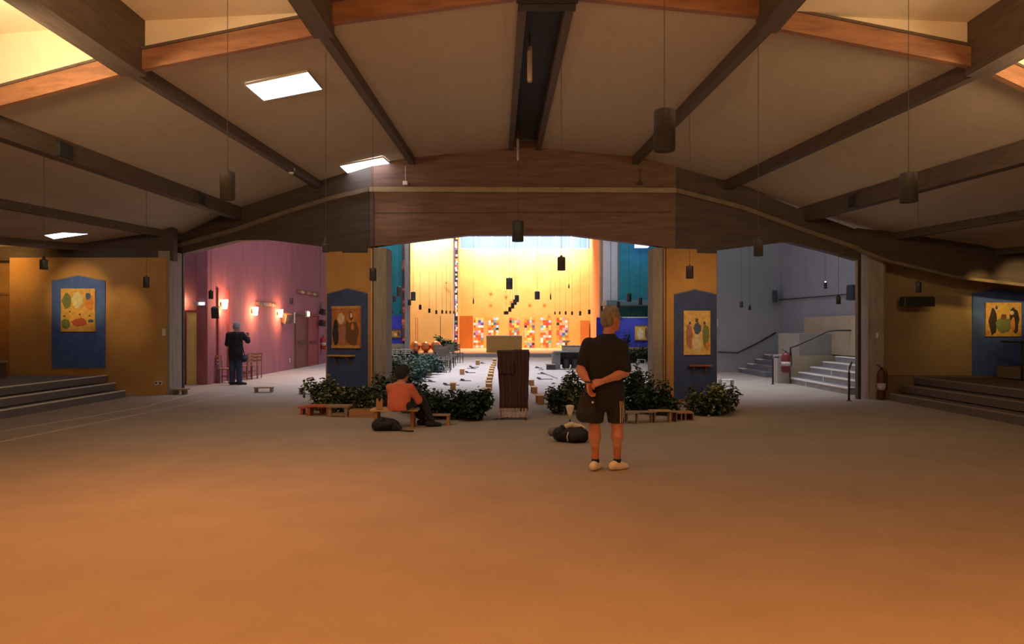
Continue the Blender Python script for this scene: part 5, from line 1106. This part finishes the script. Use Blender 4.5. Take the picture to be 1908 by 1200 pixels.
# bags on the floor
p = G(722, 802); t = thing('backpack', 'black backpack lying under the seated person\'s bench', 'bag', p + Vector((0, -.02, 0)))
obj('bag_body', surfnet([('c', (-.14, 0, .08), (.10, .02, .08), .09, .08, (1.1, 1.1, 1)), ('c', (-.10, .02, .14), (.06, .03, .12), .07, .06), ('c', (.10, -.02, .06), (.19, -.03, .04), .06, .04)], .012, .03, cut=[((0, 0, 0), (0, 0, -1))]), bag_k, t, True)
obj('front_pocket', surfnet([('c', (-.08, -.09, .09), (.05, -.08, .11), .045, .055), ('c', (-.12, -.07, .13), (-.06, -.06, .17), .03, .035)], .010, .015), bag_k, t, True)
obj('zip', MB().tube([(-.17, -.10, .13), (-.10, -.135, .135), (0, -.14, .13), (.07, -.12, .12)], .004, 5), metal_g, t)
obj('strap', MB().tube([(.12, -.05, .10), (.24, -.12, .02), (.36, -.14, .012), (.42, -.13, .012)], .012, 6), bag_k, t, True)
p = G(1062, 824); t = thing('backpack', 'black backpack on the floor beside the standing man', 'bag', p)
obj('bag_body', surfnet([('c', (-.14, .06, .10), (.0, .03, .10), .095, .10, (1, 1.1, 1)), ('c', (.02, .0, .10), (.16, .0, .09), .10, .10, (1, 1.1, 1))], .012, .02, cut=[((0, 0, 0), (0, 0, -1))]), bag_k, t, True)
obj('front_pocket', surfnet([('c', (.03, -.10, .08), (.14, -.08, .10), .06, .05), ('c', (-.16, .0, .13), (-.10, .02, .19), .05, .045), ('c', (.08, .02, .15), (.15, .02, .17), .05, .05)], .010, .014), bag_k, t, True)
obj('strap', MB().tube([(-.03, -.09, .15), (-.05, -.12, .09), (-.04, -.12, .03)], .008, 6), white_c, t, True)
p2 = p + Vector((.04, .03, .185)); t = tag(obj('folded_cloth', surfnet([('c', (-.10, 0, .02), (-.02, 0, .05), .035, .04), ('c', (-.02, .02, .04), (.10, 0, .03), .04, .03), ('c', (.10, 0, .03), (.16, -.02, .005), .03, .02)], .009, .012), white_c, None, True), 'crumpled cream cloth on top of the backpack', 'cloth'); t.location = p2
p3 = G(1036, 812); t = tag(obj('grey_pouch', surfnet([('c', (-.06, 0, .06), (.08, .04, .06), .06, .07)], .011, .02, cut=[((0, 0, 0), (0, 0, -1))]), grey_c, None, True), 'soft grey pouch left of the floor backpack', 'pouch'); t.location = p3
p4 = G(1063, 805) + Vector((.0, .10, 0)); t = thing('paper_lantern', 'upright pale paper cone behind the floor backpack', 'lantern', p4)
obj('cone', MB().lathe([(.02, .18), (.03, .24), (.062, .36), (.064, .38), (.05, .39)], n=14), white_c, t, True); obj('stand', MB().tube([(0, 0, 0), (0, 0, .2)], .012, 6), metal_b, t)
